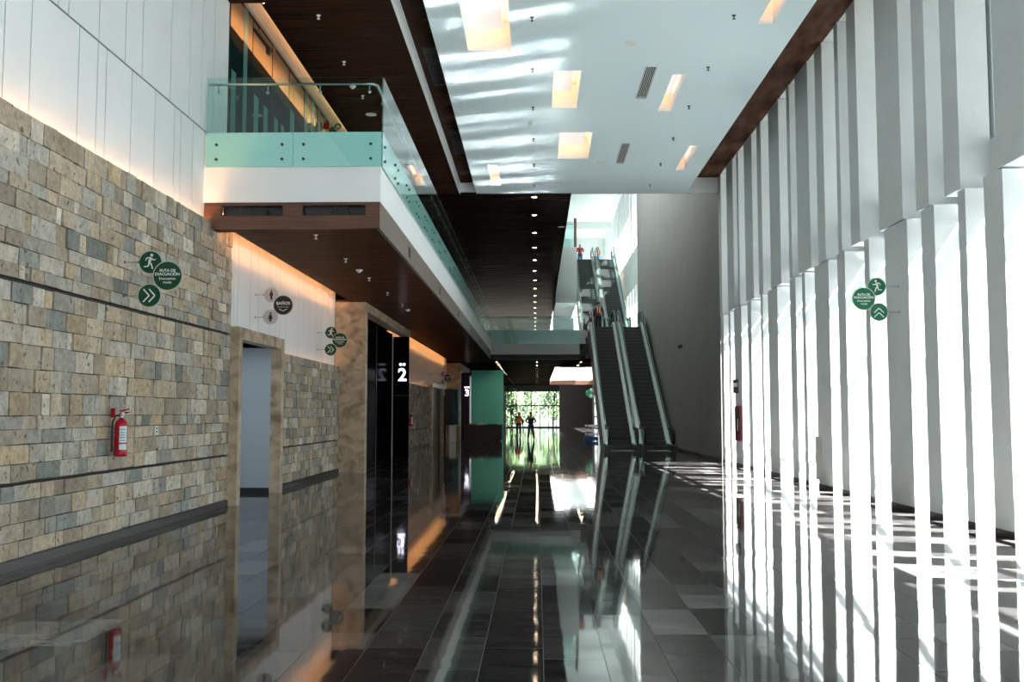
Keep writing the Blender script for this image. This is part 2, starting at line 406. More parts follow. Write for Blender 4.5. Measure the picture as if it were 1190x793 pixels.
panel_strip(wl, XW, .02, [v for v in sof if v < 20.8], 17.7, 20.9, 3.1, 5.1, .022)
panel_strip(wl, XW, .02, [v for v in sof if v > 20.95], 20.9, 27.6, 2.7, 5.1, .022)
panel_strip(wl, XW, .02, seamfill(38, 62, .5, .9), 37.3, 62, 2.7, 5.1, .022)
wl.box(-6.1, XW - .02, -12, 17.72, 0, 9.9, 1)
wl.box(-6.1, XW - .02, 17.72, 20.6, 3.0, 6.3, 1)
wl.box(-6.1, XW - .02, 20.9, 112, 0, 6.3, 1)
wl.box(-6.1, XW, 62, 112, 0, 5.1, 0)
struct(wl.build('wall_left', [M['panel'], M['seam']]))

# split stone cladding
PAL = [((.47, .41, .33), 3), ((.42, .38, .33), 4), ((.52, .47, .39), 3), ((.54, .53, .50), 3), ((.38, .39, .385), 2), ((.26, .295, .30), 1.2),
       ((.44, .455, .45), 2), ((.50, .42, .31), 1.2), ((.62, .61, .59), 1.5), ((.39, .36, .32), 2)]
def stone_wall(name, X, y0, y1, bands, seed):
    r = random.Random(seed); mb = MB(); cols = [c for c, w in PAL]; ws = [w for c, w in PAL]
    for z0, z1 in bands:
        mb.box(X - .05, X - .012, y0, y1, z0, z1, 1)
        n = max(1, round((z1 - z0) / .205)); hs = [r.uniform(.7, 1.3) for _ in range(n)]; t = sum(hs); z = z0
        for h in hs:
            h = h / t * (z1 - z0); y = y0
            while y < y1 - .01:
                w = r.choice((.14, .2, .25, .3, .3, .36, .42, .5, .62)) * r.uniform(.85, 1.15)
                b = min(y + w, y1)
                if y1 - b < .1: b = y1
                c = r.choices(cols, ws)[0]; k = r.uniform(.72, 1.16); c = (c[0] * k * .93, c[1] * k * .85, c[2] * k * .74)
                d = r.uniform(-.008, .016); g = .005; j = lambda: r.uniform(-.0055, .0055)
                q = [(X + d + j(), y + g, z + g + j()), (X + d + j(), b - g, z + g + j()), (X + d + j(), b - g, z + h - g + j()), (X + d + j(), y + g, z + h - g + j())]
                bk = [(X - .03, p[1], p[2]) for p in q]
                mb.face(q, 0, c)
                for i in range(4): mb.face([q[i], bk[i], bk[(i + 1) % 4], q[(i + 1) % 4]], 0, c)
                y = b
            z += h
    return mb.build(name, [M['stone'], M['mortar']], tint=True)
XS = -5.5
struct(stone_wall('wall_left', XS, -11.9, 17.69, [(.12, .885), (.915, 3.03), (3.07, 4.88)], 11))
struct(stone_wall('wall_left', XS, 20.9, 27.6, [(.12, .885), (.915, 2.94)], 12))
struct(stone_wall('wall_left', XS, 37.3, 50.9, [(.12, .885), (.915, 2.94)], 13))
# end face of the tall stone wall under the soffit
r_ = random.Random(4); me_ = MB(); z = .12
mb = MB()
for a, b, c in ((-11.9, 17.69, 4.72), (20.9, 27.59, 2.80), (37.31, 50.9, 2.80)):
    struct(MB().box(XW + .001, XS - .05, a, b, .0, c, 0).build('wall_left', M['mortar']))
mb = MB()
mb.box(XS - .03, XS + .015, -11.9, 17.69, 0, .105); mb.box(XS - .03, XS - .012, -11.9, 17.69, .105, .125)
mb.box(XS - .03, XS + .015, 20.9, 27.6, 0, .105); mb.box(XS - .03, XS + .015, 37.3, 50.9, 0, .105)
struct(mb.build('baseboard_left', M['skirt']))
def led(name, label, x0, x1, y0, y1, z0, z1, m='led'):
    o = MB().box(x0, x1, y0, y1, z0, z1).build(name, M[m]); return tag(o, label, 'light strip')
led('led_strip', 'warm light strip along the top of the tall near stone wall', XW + .015, XW + .055, -2, 17.5, 4.74, 4.77, 'led4')
led('led_strip', 'warm light strip on top of the low stone wall beside the first doorway', XW + .015, XW + .055, 20.95, 27.55, 2.82, 2.85)
led('led_strip', 'orange light strip on top of the low stone wall past the number 2 lift', XW + .015, XW + .055, 37.35, 50.8, 2.82, 2.85)

# doorway 1 (restroom) travertine frame
def doorway(n, y0, y1, X=-5.34):
    root = bpy.data.objects.new('door_%d' % n, None); COL.objects.link(root); struct(root)
    mb = MB(); mb.box(-5.56, X, y0, y0 + .22, 0, 3.2); mb.box(-5.56, X, y1 - .22, y1, 0, 3.2); mb.box(-5.56, X, y0 + .22, y1 - .22, 2.98, 3.2)
    mb.build('door_frame', M['trav'], root)
doorway(1, 17.69, 20.9)
mb = MB()   # vestibule behind
mb.box(-9, -5.56, 20.68, 20.9, 0, 3.0); mb.box(-9, -8.8, 17.5, 20.62, 0, 3.0); mb.box(-9, -5.7, 17.5, 17.7, 0, 3.0); mb.box(-8.8, -5.7, 17.7, 20.62, 3.0, 3.1); mb.box(-5.7, -5.56, 17.72, 17.9, 0, 3.0)
struct(mb.build('wall_vestibule', plain('vestibule_paint', (.42, .47, .52), .6)))
struct(MB().box(-8.8, -5.56, 20.665, 20.68, 0, .1).build('baseboard_vestibule', M['skirt']))
t = thing('ceiling_light', 'unseen round light added to brighten the vestibule behind the first doorway', 'ceiling light', (-6.6, 19.1, 3.0))
MB().cyl((0, 0, -.03), .3, .03, n=24).build('fill_disc', emis('added_vestibule_light', (.8, .92, 1), 9), t)  # added fill source that brightens the vestibule, hidden above the opening
doorway(2, 50.9, 57.2)
struct(MB().box(-5.6, -5.52, 51.18, 56.9, 0, 2.98).build('wall_left', plain('doorway_dark_sheet', (.10, .07, .04), .5)))  # dark sheet filling the doorway in place of its dim interior

# travertine lift portals
def portal(label, y0, y1, m_glass, num, dots):
    t = thing('lift_portal', label, 'lift', (-5.0, y0, 0))
    def b(name, mb, m): return mb.build(name, m, t, None)
    off = Vector((-5.0, y0, 0))
    def bx(mb, x0, x1, a, c, z0, z1, mi=0): mb.box(x0 - off.x, x1 - off.x, a - off.y, c - off.y, z0, z1, mi); return mb
    b('pillar', bx(MB(), -5.635, -4.78, y0, y0 + .35, 0, 4.745), M['trav'])
    b('header', bx(MB(), -5.12, -4.78, y0 + .35, y1, 4.5, 4.745), M['trav'])
    b('jamb', bx(MB(), -5.6, -4.84, y0 + .36, y0 + .5, 0, 4.5), M['deck'])
    ym = y0 + .5; yk = y0 + (y1 - y0) * .6
    b('glass_panel', bx(MB(), -5.5, -5.42, ym, yk - .03, 0, 4.6), m_glass)
    b('glass_panel', bx(MB(), -5.5, -5.42, yk + .03, y1 - .15, 0, 4.6), m_glass)
    b('mullion', bx(MB(), -5.5, -5.40, yk - .03, yk + .03, 0, 4.6), M['skirt'])
    e = b('end_panel', bx(MB(), -5.635, -4.80, y1 - .12, y1, 0, 4.5), m_glass)
    b('corner_trim', bx(MB(), -5.42, -5.39, y1 - .15, y1 - .12, 0, 4.5), M['signgrey'])
    b('door_seam', bx(MB(), -5.38, -4.82, y1 - .125, y1 - .12, 2.28, 2.31), M['skirt'])
    xs = -5.04 if num == '2' else -4.98
    text_obj('number', num, .66, M['sign_lit'], t, (xs - off.x, y1 - .135 - off.y, 3.05), (math.pi / 2, 0, 0), .012)
    for i in range(dots):
        mb = MB(); mb.cyl((xs - off.x + (i - (dots - 1) / 2) * .13, y1 - .145 - off.y, 3.46), .05, .02, 'y', 14)
        mb.build('dot', M['sign_lit'], t)
    return t
portal('near travertine lift portal with dark glass beside the first low stone wall', 27.6, 37.3, M['lift'], '2', 2)
portal('far travertine lift portal with purplish panel next to the teal glass partition', 62.0, 71.0, M['lift3'], '3', 3)

# ------------------------------------------------------------------ balcony slab, soffit, cove
XB, YB, YF = -2.63, 16.5, 57.0
mb = MB()
mb.box(-5.64, XB, YB, YF, 5.2, 5.84); mb.box(-5.64, XB - .02, YB + .02, YF, 5.84, 6.36)
struct(mb.build('floor_balcony', M['white']))
mb = MB()    # wood fascia + soffit, with slots
def holes_face_y(mb, x0, x1, z0, z1, y0, y1, holes, mi=0):
    xs = sorted({x0, x1, *[h[0] for h in holes], *[h[1] for h in holes]}); zs = sorted({z0, z1, *[h[2] for h in holes], *[h[3] for h in holes]})
    for a, b in zip(xs[:-1], xs[1:]):
        for c, d in zip(zs[:-1], zs[1:]):
            if not any(h[0] <= a and b <= h[1] and h[2] <= c and d <= h[3] for h in holes): mb.box(a, b, y0, y1, c, d, mi)
holes_face_y(mb, -5.62, XB - .01, 4.75, 5.198, YB, YB + .06, [(-5.33, -4.28, 4.97, 5.15), (-3.95, -2.88, 4.97, 5.15)])
struct(mb.build('trim_1', M['woodf']))
mb = MB(); hs = [(20.2 + 6.5 * i, 20.6 + 6.5 * i) for i in range(6)]
ys = [YB + .06] + [v for h in hs for v in h] + [YF]
for i in range(0, len(ys), 2): mb.box(XB - .07, XB - .01, ys[i], ys[i + 1], 4.75, 5.198)
for a, b in hs: mb.box(XB - .07, XB - .01, a, b, 4.75, 4.86); mb.box(XB - .07, XB - .01, a, b, 5.08, 5.198)
struct(mb.build('trim_2', plain('brown_grey_laminate', (.17, .13, .11), .45)))
mb = MB(); mb.box(-5.2, XB - .07, YB + .06, 62, 4.75, 4.80); mb.box(-5.64, -5.2, YB + .06, YB + .35, 4.75, 4.80)
mb.box(-5.64, -5.2, 27.6, 37.3, 4.75, 4.80); mb.box(-5.0, -4.98, YB + .35, 27.6, 4.80, 5.1); mb.box(-5.0, -4.98, 37.3, 62, 4.80, 5.1)
struct(mb.build('ceiling_soffit', M['woods']))
mb = MB(); mb.box(-5.64, -4.98, YB + .3, 62, 5.1, 5.2)
struct(mb.build('ceiling_cove', M['white']))
led('led_strip', 'warm light strip in the soffit cove above the restroom sign', -5.12, -5.09, YB + .5, 27.4, 4.86, 4.88, 'led5')
led('led_strip', 'orange light strip in the soffit cove past the number 2 lift', -5.12, -5.09, 37.4, 61.8, 4.86, 4.88, 'led5')
# air slots on the fascia front
for i, (a, b) in enumerate(((-5.33, -4.28), (-3.95, -2.88))):
    t = thing('air_diffuser', ('left' if i == 0 else 'right') + ' black air slot in the wood fascia below the balcony', 'air vent', ((a + b) / 2, YB + .03, 4.97), 'air slots in the balcony fascia')
    hw = (b - a) / 2
    m1 = MB(); m1.box(-hw, hw, -.035, .0, 0, .015); m1.box(-hw, hw, -.035, 0, .165, .18); m1.box(-hw, -hw + .015, -.035, 0, .015, .165); m1.box(hw - .015, hw, -.035, 0, .015, .165)
    m1.build('frame', M['grille'], t)
    MB().box(-hw, hw, .1, .12, 0, .18).build('back_plate', M['skirt'], t)
    MB().cyl((.1, .02, .03), .16, .08, 'y', 24).build('duct_collar', M['black'], t)
for i, (a, b) in enumerate(hs):
    o = MB().box(XB - .068, XB - .03, a, b, 4.86, 5.08).build('side_vent', M['grille'])
    tag(o, 'small black slot in the balcony side fascia, %s from the near corner' % ORD[i], 'air vent', 'slots in the balcony side fascia')

# ------------------------------------------------------------------ balustrades
def balustrade(name, label, panels, z0, zf, z1, rail, inward, buttons=True):
    p0 = Vector(panels[0][0]); t = thing(name, label, 'balustrade', p0)
    for (a, b) in panels:
        a = Vector(a); b = Vector(b); d = (b - a).normalized(); n = Vector((d.y, -d.x, 0)) * .009
        a2 = a - p0 + d * .004; b2 = b - p0 - d * .004
        def slab(z0, z1, k=1):
            m = MB(); q = [a2 + n * k, b2 + n * k, b2 - n * k, a2 - n * k]
            vs = [(v.x, v.y, z0 - p0.z) for v in q] + [(v.x, v.y, z1 - p0.z) for v in q]
            m.addmesh(vs, [(0, 1, 2, 3), (4, 5, 6, 7), (0, 1, 5, 4), (1, 2, 6, 5), (2, 3, 7, 6), (3, 0, 4, 7)]); return m
        g = slab(z0, z1).build('glass_panel', M['balglass'], t)
        if zf: slab(z0 + .002, zf, .6).build('frosted_band', M['frost'], g)
        if buttons:
            L = (b2 - a2).length
            for s in (.12, .88):
                for zz in (z0 + .13, z0 + .38):
                    c = a2 + (b2 - a2) * s; m = MB()
                    if abs(d.x) > .5: m.cyl((c.x, c.y - .03, zz - p0.z), .024, .06, 'y', 10)
                    else: m.cyl((c.x - .03, c.y, zz - p0.z), .024, .06, 'x', 10)
                    m.build('button', M['skirt'], g)
    m = MB(); m.tube([Vector(p) - p0 for p in rail], .024, 10); m.build('handrail', M['steel'], t)
    for k in inward:
        m = MB(); k = Vector(k) - p0
        m.tube([k, k + Vector((0, 0, -.1)), k + Vector((0, 0, -.12)) ], .01, 8); m.sphere((k.x, k.y, k.z - .12), .03, .03, .03, 8, 6)
        m.build('rail_bracket', M['steel'], t)
    return t
fx = [(-5.60, -4.12), (-4.12, -2.61)]
balustrade('glass_balustrade', 'glass balustrade on the short front edge of the balcony', [((a, 16.47, 5.84), (b, 16.47, 5.84)) for a, b in fx], 5.80, 6.39, 7.34,
           [(-5.62, 16.6, 7.27), (-2.95, 16.6, 7.27), (-2.8, 16.62, 7.27), (-2.73, 16.7, 7.26), (-2.7, 16.8, 7.2)], [(-5.45, 16.6, 7.25), (-4.6, 16.6, 7.25), (-3.7, 16.6, 7.25), (-2.85, 16.6, 7.25)])
sp = [((-2.6, 16.49 + 1.62 * i, 5.84), (-2.6, 16.49 + 1.62 * (i + 1), 5.84)) for i in range(25)]
balustrade('glass_balustrade', 'long glass balustrade along the hall side of the balcony', sp, 5.80, 6.39, 7.34,
           [(-2.72, 16.85, 7.24), (-2.72, 57, 7.24)], [(-2.72, 17.2 + 2.0 * i, 7.23) for i in range(18)])
bp = [((-2.55 + 1.25 * i, 57.03, 5.6), (-2.55 + 1.25 * (i + 1), 57.03, 5.6)) for i in range(4)]
balustrade('glass_balustrade', 'glass balustrade across the bridge at the far end of the void', bp, 5.6, None, 7.2,
           [(-2.5, 57.1, 7.15), (2.7, 57.1, 7.15)], [], False)

# ------------------------------------------------------------------ upper left glazing and cove
mb = MB(); mb.box(-5.68, -5.63, 17.72, 91.9, 6.36, 9.56, 0)
y = 17.72
while y < 91:
    mb.box(-5.63, -5.624, y, y + .012, 6.36, 9.5, 1); y += 1.45
mb.box(-5.63, -5.60, 17.72, 91.9, 9.48, 9.56, 2)
rf = random.Random(8); y = 17.85
while y < 60:
    w = rf.uniform(.22, .42); zt = rf.choice((9.48, 9.48, 8.6, 8.0)); mb.box(-5.629, -5.626, y, y + w, 6.36 if zt > 9 or rf.random() < .5 else 7.2, zt, 3); y += w + rf.uniform(.25, .55)
struct(mb.build('window_1', [M['facade'], M['seam'], M['steel'], M['film']]))
mb = MB(); mb.box(-5.64, -5.0, 17.75, 33.8, 9.56, 9.7, 0); mb.box(-5.64, -5.0, 33.8, 91.9, 9.56, 9.7, 0)
struct(mb.build('ceiling_cove', M['panel']))
led('led_strip', 'warm light strip in the high cove above the balcony glazing', -5.06, -5.03, 17.8, 70, 9.20, 9.23, 'led2')
t = thing('door_closer', 'small metal arm at the top of the balcony glazing by the wall end', 'door closer', (-5.6, 19.6, 9.35))
MB().box(0, .03, -.2, .9, -.03, .03).build('arm', M['truss'], t); MB().box(0, .05, .8, .95, -.12, .03).build('body', M['truss'], t)

# ------------------------------------------------------------------ ceilings of the near hall
def slab_holes(mb, x0, x1, y0, y1, z0, z1, holes, mi=0):
    xs = sorted({x0, x1, *[h[0] for h in holes], *[h[1] for h in holes]}); ys = sorted({y0, y1, *[h[2] for h in holes], *[h[3] for h in holes]})
    for a, b in zip(xs[:-1], xs[1:]):
        for c, d in zip(ys[:-1], ys[1:]):
            if not any(h[0] <= a and b <= h[1] and h[2] <= c and d <= h[3] for h in holes): mb.box(a, b, c, d, z0, z1, mi)
ZC = 9.18
boxes = [(-1.42, -.52, 17.6, 20.25), (.38, 1.0, 21.5, 24.2), (.63, 1.53, 26.35, 29.12), (-1.5, -1.18, 29.8, 32.58), (3.04, 3.35, 21.82, 24.5), (4.32, 4.58, 27.8, 30.58), (4.29, 4.59, 16.2, 18.93)]
names = ['wide recessed light box at the top edge of the photo in the white ceiling', 'near middle recessed light box in the white ceiling, left of the first vent',
         'wide recessed light box in the far part of the white ceiling', 'narrow recessed light box at the far left end of the white ceiling',
         'narrow recessed light box beside the nearer white ceiling vent', 'narrow recessed light box at the far right end of the white ceiling',
         'narrow recessed light box at the top right of the photo']
vents = [(2.37, 2.65, 21.28, 23.5), (2.38, 2.65, 27.48, 29.77)]
mb = MB(); slab_holes(mb, -2.07, 5.13, -12, 33.78, ZC, ZC + .06, boxes + vents)
struct(mb.build('ceiling', M['ceil']))
mb = MB()
mb.box(-2.7, -2.0, -12, 33.78, 9.56, 9.66, 0); mb.box(-4.99, -2.66, -12, 33.78, ZC, ZC + .05, 0); mb.box(-5.64, -4.99, -12, 17.72, ZC, ZC + .05, 0)
mb.box(-5.07, -4.99, 17.75, 91.9, ZC, ZC + .01, 0); mb.box(-5.01, -4.99, 17.75, 33.78, ZC, ZC + .40, 0); mb.box(-5.075, -5.07, 17.75, 91.9, ZC, ZC + .07, 0)  # thin last strip is an added shield hiding the light strip from the glazing
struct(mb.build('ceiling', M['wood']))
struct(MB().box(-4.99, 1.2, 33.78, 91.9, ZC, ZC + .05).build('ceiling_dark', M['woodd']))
mb = MB(); mb.box(5.0, 6.22, -12, 33.78, 9.7, 9.8, 0)
struct(mb.build('trim_3', M['woodr']))
mb = MB(); mb.box(-2.66, -2.62, -12, 33.78, ZC, 9.56); mb.box(-2.66, 6.2, 33.78, 33.95, ZC, 9.7)
mb.box(1.2, 6.2, 33.8, 34.0, 9.7, 17.6)
struct(mb.build('trim_4', M['white']))
mb = MB(); mb.box(-9, 9.95, -12.2, 33.9, 9.9, 10.2); mb.box(6.95, 9.95, 33.9, 60, 9.9, 10.2); mb.box(-9, 1.2, 33.9, 92, 9.9, 10.2)  # edge past the right wall is an added overhang keeping sun off upper openings
struct(mb.build('roof_and_sunshade', M['plaster']))
for (x0, x1, y0, y1), lb in zip(boxes, names):
    cx, cy = (x0 + x1) / 2, (y0 + y1) / 2; t = thing('ceiling_light', lb, 'ceiling light', (cx, cy, ZC), 'recessed light boxes in the white ceiling')
    hx, hy = (x1 - x0) / 2, (y1 - y0) / 2
    m = MB(); H = .62
    m.box(-hx - .03, -hx, -hy, hy, .06, H); m.box(hx, hx + .03, -hy, hy, .06, H); m.box(-hx - .03, hx + .03, -hy - .03, -hy, .06, H); m.box(-hx - .03, hx + .03, hy, hy + .03, .06, H)
    m.box(-hx, hx, -hy, hy, H - .02, H)
    m.build('housing', M['white'], t)
    gx = .05 if hx < .25 else .16; gy = .42
    MB().box(-hx + gx * .3, hx - gx, -hy + .1, hy - gy, .30, .33).build('diffuser', M['diffuser'], t)
    m = MB(); m.box(hx - gx - .05, hx - gx - .02, -hy + .14, hy - gy - .06, .33, .36)
    m.box(-hx + .05, hx - gx - .06, hy - gy - .05, hy - gy - .02, .33, .36)
    m.build('light_strip', M['led3'], t)
for k, (x0, x1, y0, y1) in enumerate(vents):
    t = thing('ceiling_vent', ('nearer' if k == 0 else 'farther') + ' slotted black and white vent in the white ceiling', 'air vent', ((x0 + x1) / 2, (y0 + y1) / 2, ZC), 'vents in the white ceiling')
    hx, hy = (x1 - x0) / 2, (y1 - y0) / 2
    MB().box(-hx, hx, -hy, hy, .05, .06).build('back_plate', M['grille'], t)
    m = MB(); m.box(-hx, -hx + .02, -hy, hy, -.005, .04); m.box(hx - .02, hx, -hy, hy, -.005, .04); m.box(-hx + .02, hx - .02, -hy, -hy + .02, -.005, .04); m.box(-hx + .02, hx - .02, hy - .02, hy, -.005, .04)
    m.build('frame', M['white_plastic'], t)
    for i in range(1, 7): MB().box(-hx + i * 2 * hx / 7 - .006, -hx + i * 2 * hx / 7 + .006, -hy + .02, hy - .02, -.003, .006).build('slat', M['white_plastic'], t)
for k, (x0, x1, y0, y1) in enumerate([(-2.48, -2.18, 21.0, 23.5), (-2.48, -2.2, 27.5, 29.9)]):
    t = thing('ceiling_vent', ('nearer' if k == 0 else 'farther') + ' black grille in the narrow wood strip beside the white ceiling', 'air vent', ((x0 + x1) / 2, (y0 + y1) / 2, 9.55))
    hx, hy = (x1 - x0) / 2, (y1 - y0) / 2
    m = MB(); m.box(-hx, hx, -hy, hy, -.004, .01); m.build('back_plate', M['black'], t)
    m = MB()
    for i in range(1, 5): m.box(-hx + i * 2 * hx / 5 - .008, -hx + i * 2 * hx / 5 + .008, -hy, hy, -.02, -.004)
    for i in range(1, 12): m.box(-hx, hx, -hy + i * 2 * hy / 12 - .008, -hy + i * 2 * hy / 12 + .008, -.018, -.004)
    m.build('grille', M['grille'], t)
def sprinkler_mesh():
    m = MB(); m.cyl((0, 0, -.012), .04, .012, n=12); m.cyl((0, 0, -.07), .012, .06, n=8); m.cyl((0, 0, -.075), .032, .006, n=12); return m
sp0 = sprinkler_mesh().build('sprinkler', M['skirt'])
first = True
def place(src, name, loc, label, cat, group):
    o = src if not src.get('label') else src.copy()
    if o is not src: COL.objects.link(o)
    o.location = loc; tag(o, label, cat, group); return o
for i, y in enumerate((18.5, 21.35, 24.1, 26.92, 29.75, 32.58)):
    place(sp0, 'sprinkler', (-.08, y, ZC), 'small dark sprinkler in the left row of the white ceiling, %s from near end' % ORD[i], 'sprinkler', 'sprinklers in the ceilings')
    place(sp0, 'sprinkler', (3.75, y, ZC), 'small dark sprinkler in the right row of the white ceiling, %s from near end' % ORD[i], 'sprinkler', 'sprinklers in the ceilings')
spw = sprinkler_mesh().build('sprinkler', M['white_plastic'])
for i, y in enumerate((17.1, 19.8, 22.65, 25.45, 28.3)):
    place(spw, 'sprinkler', (-3.85, y, 4.75), 'white sprinkler under the brown balcony soffit, %s from the front edge' % ORD[i], 'sprinkler', 'sprinklers under the balcony')
for i, y in enumerate((18.3, 20.8, 23.1)):
    place(spw, 'sprinkler', (-4.13, y, ZC), 'white sprinkler in the dark wood ceiling over the balcony, %s from photo top' % ORD[i], 'sprinkler', 'sprinklers over the balcony')
def dish(): m = MB(); m.lathe((0, 0, 0), [(.075, 0), (.075, -.02), (.06, -.035), (.035, -.05), (.03, -.065), (0.001, -.065)], 16); return m
dt = dish().build('smoke_detector', M['white_plastic'])
for loc, lb in (((-3.85, 21.35, 4.75), 'white smoke detector under the balcony soffit, the nearer one'), ((-3.88, 29.7, 4.75), 'white smoke detector under the balcony soffit, past the near lift pillar'),
                ((-4.24, 22.4, ZC), 'white smoke detector in the dark ceiling seen through the balcony glass, the upper one'), ((-.1, 25.45, ZC), 'round white smoke detector in the white ceiling beside the left sprinkler row')):
    place(dt, 'smoke_detector', loc, lb, 'smoke detector', 'smoke detectors')
m = MB(); m.cyl((0, 0, -.008), .14, .008, n=24); spk = m.build('ceiling_speaker', M['white_plastic'])
for loc, lb in (((1.93, 19.9, ZC), 'round flat speaker in the near part of the white ceiling'), ((1.96, 29.6, ZC), 'round flat speaker in the far part of the white ceiling'),
                ((-4.18, 24.6, ZC), 'round speaker in the dark ceiling seen through the balcony glass, the lower one'), ((1.0, 40, ZC), 'grey round speaker in the dark ceiling beside the downlights')):
    place(spk, 'ceiling_speaker', loc, lb, 'ceiling speaker', 'ceiling speakers')

# downlights
def downlight_root(label, loc, group):
    t = thing('downlight', label, 'downlight', loc, group)
    return t
m = MB(); m.lathe((0, 0, 0), [(.095, 0), (.12, -.004), (.12, -.012), (.09, -.012), (.085, 0.0)], 18); dr_me = m.build('ring', M['skirt'])
m = MB(); m.cyl((0, 0, -.006), .084, .004, n=18); dl_me = m.build('lens', M['down'])
m = MB(); m.cyl((0, 0, -.006), .084, .004, n=18); dl2 = m.build('lens', M['down2']); lowp = [None]
dproto = [dr_me, dl_me]; used = [False]
def downlight(label, loc, group):
    t = downlight_root(label, loc, group)
    low = loc[2] < 6
    for p in (dr_me, dl2 if low else dl_me):
        q = p.copy() if p.parent else p
        if q is not p: COL.objects.link(q)
        q.parent = t
for i in range(16):
    downlight('lit downlight in the central row of the high dark ceiling, %s from near end' % ORD[i], (-.08 - .004 * i, 33.95 + .4 + 3.72 * i if i == 0 else 33.8 + 3.74 * i, ZC), 'downlights in the high dark ceiling')
for i in range(13):
    downlight('small lit downlight in the central row of the far low ceiling, %s from near end' % ORD[i], (0.0, 61 + 4 * i, 4.75), 'downlights in the low far ceiling, centre')
for i in range(7):
    downlight('small downlight in the left row beyond the balcony corner, %s from near end' % ORD[i], (-2.47, 60.9 + 3.2 * i, 4.75), 'downlights in the low far ceiling, left')
for i in range(5):
    downlight('tiny downlight in the left row near the garden window, %s from near end' % ORD[i], (-2.5, 90 + 4.4 * i, 4.75), 'downlights by the garden window')
for i, (x, y) in enumerate([(2.7, 61), (2.7, 65), (2.63, 98), (2.63, 104), (5.0, 98), (5.1, 104)]):
    downlight('small downlight in the low ceiling left of the escalators, %s from near end' % ORD[i], (x, y, 4.75), 'downlights by the escalators')

# ------------------------------------------------------------------ right wall: pillars
K = 6.2 / 6.1; XR = 6.2; XD = 6.65
lower = [(32.57, 33.02), (31.43, 31.71), (29.74, 30.82), (28.36, 28.84), (26.91, 27.15), (25.27, 26.3), (23.48, 24.02), (22.65, 22.92), (20.82, 21.86), (19.71, 20.21),
         (18.27, 18.54), (16.38, 17.45), (15.26, 15.78), (14.15, 14.4), (13.01, 13.56), (11.4, 12.2), (10.3, 10.8), (9.0, 9.3), (7.9, 8.6), (6.2, 6.6), (4.9, 5.7), (3.4, 3.8), (2, 2.7), (.4, .8), (-1, -.4), (-2.6, -2), (-4.4, -3.4), (-6, -5.5), (-8, -7), (-10, -9.3)]
upper = [(32.71, 33.17), (30.71, 31.75), (29.86, 30.12), (27.96, 29.02), (26.79, 27.31), (24.81, 25.91), (23.73, 24.01), (22.11, 23.19), (20.97, 21.53), (19.85, 20.1),
         (18.74, 19.28), (16.55, 17.69), (15.45, 15.96), (14.29, 14.85), (12.1, 13.17), (10.6, 11.2), (9, 9.9), (7.6, 8.1), (6, 6.9), (4.5, 5), (2.8, 3.6), (1, 1.5), (-1, -.1), (-3, -2.3), (-5, -4), (-7.2, -6.6), (-9.5, -8.5)]
def pillar(y0, y1, z0, z1, label, group, plinth, X0=XR, X1=XD):
    yc = (y0 + y1) / 2; t = thing('pillar', label, 'pillar', ((X0 + X1) / 2, yc, z0), group)
    h = (y1 - y0) / 2; hx = (X1 - X0) / 2
    MB().box(-hx, hx, -h, h, 0, z1 - z0).build('shaft', M['pillar'], t)
    if plinth: MB().box(-hx - .01, -hx, -h - .006, h - .012, 0, .1).build('plinth', M['skirt'], t)
    return t
nearw = MB()
for i, (a, b) in enumerate(lower):
    if b < 13:
        if b > 8: nearw.box(XR, XD, a * K, b * K, 0, 4.9)
        continue
    pillar(a * K, b * K, 0, 4.9, 'white %s lower tier pillar on the right wall, %s from the right photo edge' % ('wide' if b - a > .6 else 'narrow', ORD[14 - i]), 'lower tier pillars of the right wall', True)
for i, (a, b) in enumerate(upper):
    if b < 12.5:
        if b > 8: nearw.box(XR, XD, a * K, b * K, 4.925, 9.7)
        continue
    pillar(a * K, b * K, 4.925, 9.7, 'grey %s upper tier pillar on the right wall, %s from the right photo edge' % ('wide' if b - a > .7 else 'narrow', ORD[14 - i]), 'upper tier pillars of the right wall', False)
struct(nearw.build('wall_right', M['pillar']))
mb = MB(); mb.box(XD, 6.73, -12, 33.9, 4.86, 5.65, 0); mb.box(XD, 6.95, -12, 33.9, 9.6, 9.9, 0); mb.box(XR, XD, -12, 33.9, 9.71, 9.9, 0)
mb.box(XD, 6.95, -12, 33.9, -.1, .03, 1)
struct(mb.build('wall_right', [M['pillar'], M['skirt']]))
# window bars + glass
mb = MB(); mb.box(6.69, 6.74, -12, 33.9, 4.44, 4.71, 0)
flags = {0: 1.16, 1: 1.16, 2: 1.16, 3: None, 4: 1.16, 5: 1.16, 6: 1.16, 7: 1.16, 8: 2.85, 9: 2.85, 10: 1.16, 11: 2.85, 12: 1.16, 13: 2.85, 14: 1.16}
for i in range(len(lower) - 1):
    zb = flags.get(i, 1.16 if i % 2 else 2.85)
    if zb: mb.box(6.69, 6.74, lower[i + 1][1] * K - .1, lower[i][0] * K + .1, zb - .08, zb + .1, 0)
mb.box(6.705, 6.715, -12, 33.9, .03, 4.86, 1); mb.box(6.705, 6.715, -12, 33.9, 5.65, 9.6, 1)
for a, b in upper:
    if b > 9: mb.box(6.72, 6.95, a * K, b * K, 5.65, 9.6, 0)
struct(mb.build('window_2', [M['pillar'], M['glass']]))
mb = MB(); mb.box(XR, 6.95, 33.72, 60.9, 0, 17.6)
struct(mb.build('wall_right', M['plaster']))
struct(MB().box(XR - .012, XR, 33.72, 60.9, 0, .1).build('baseboard_right', M['skirt']))
mb = MB(); mb.box(-9, -5.6, -12.3, -12, 0, 10); mb.box(6.2, 7, -12.3, -12, 0, 10)
for k in range(8): mb.box(-5.6 + k * 1.68, -5.52 + k * 1.68, -12.2, -12.1, 0, 9.9)
mb.box(-5.6, 6.2, -12.2, -12.1, 4.8, 4.9)
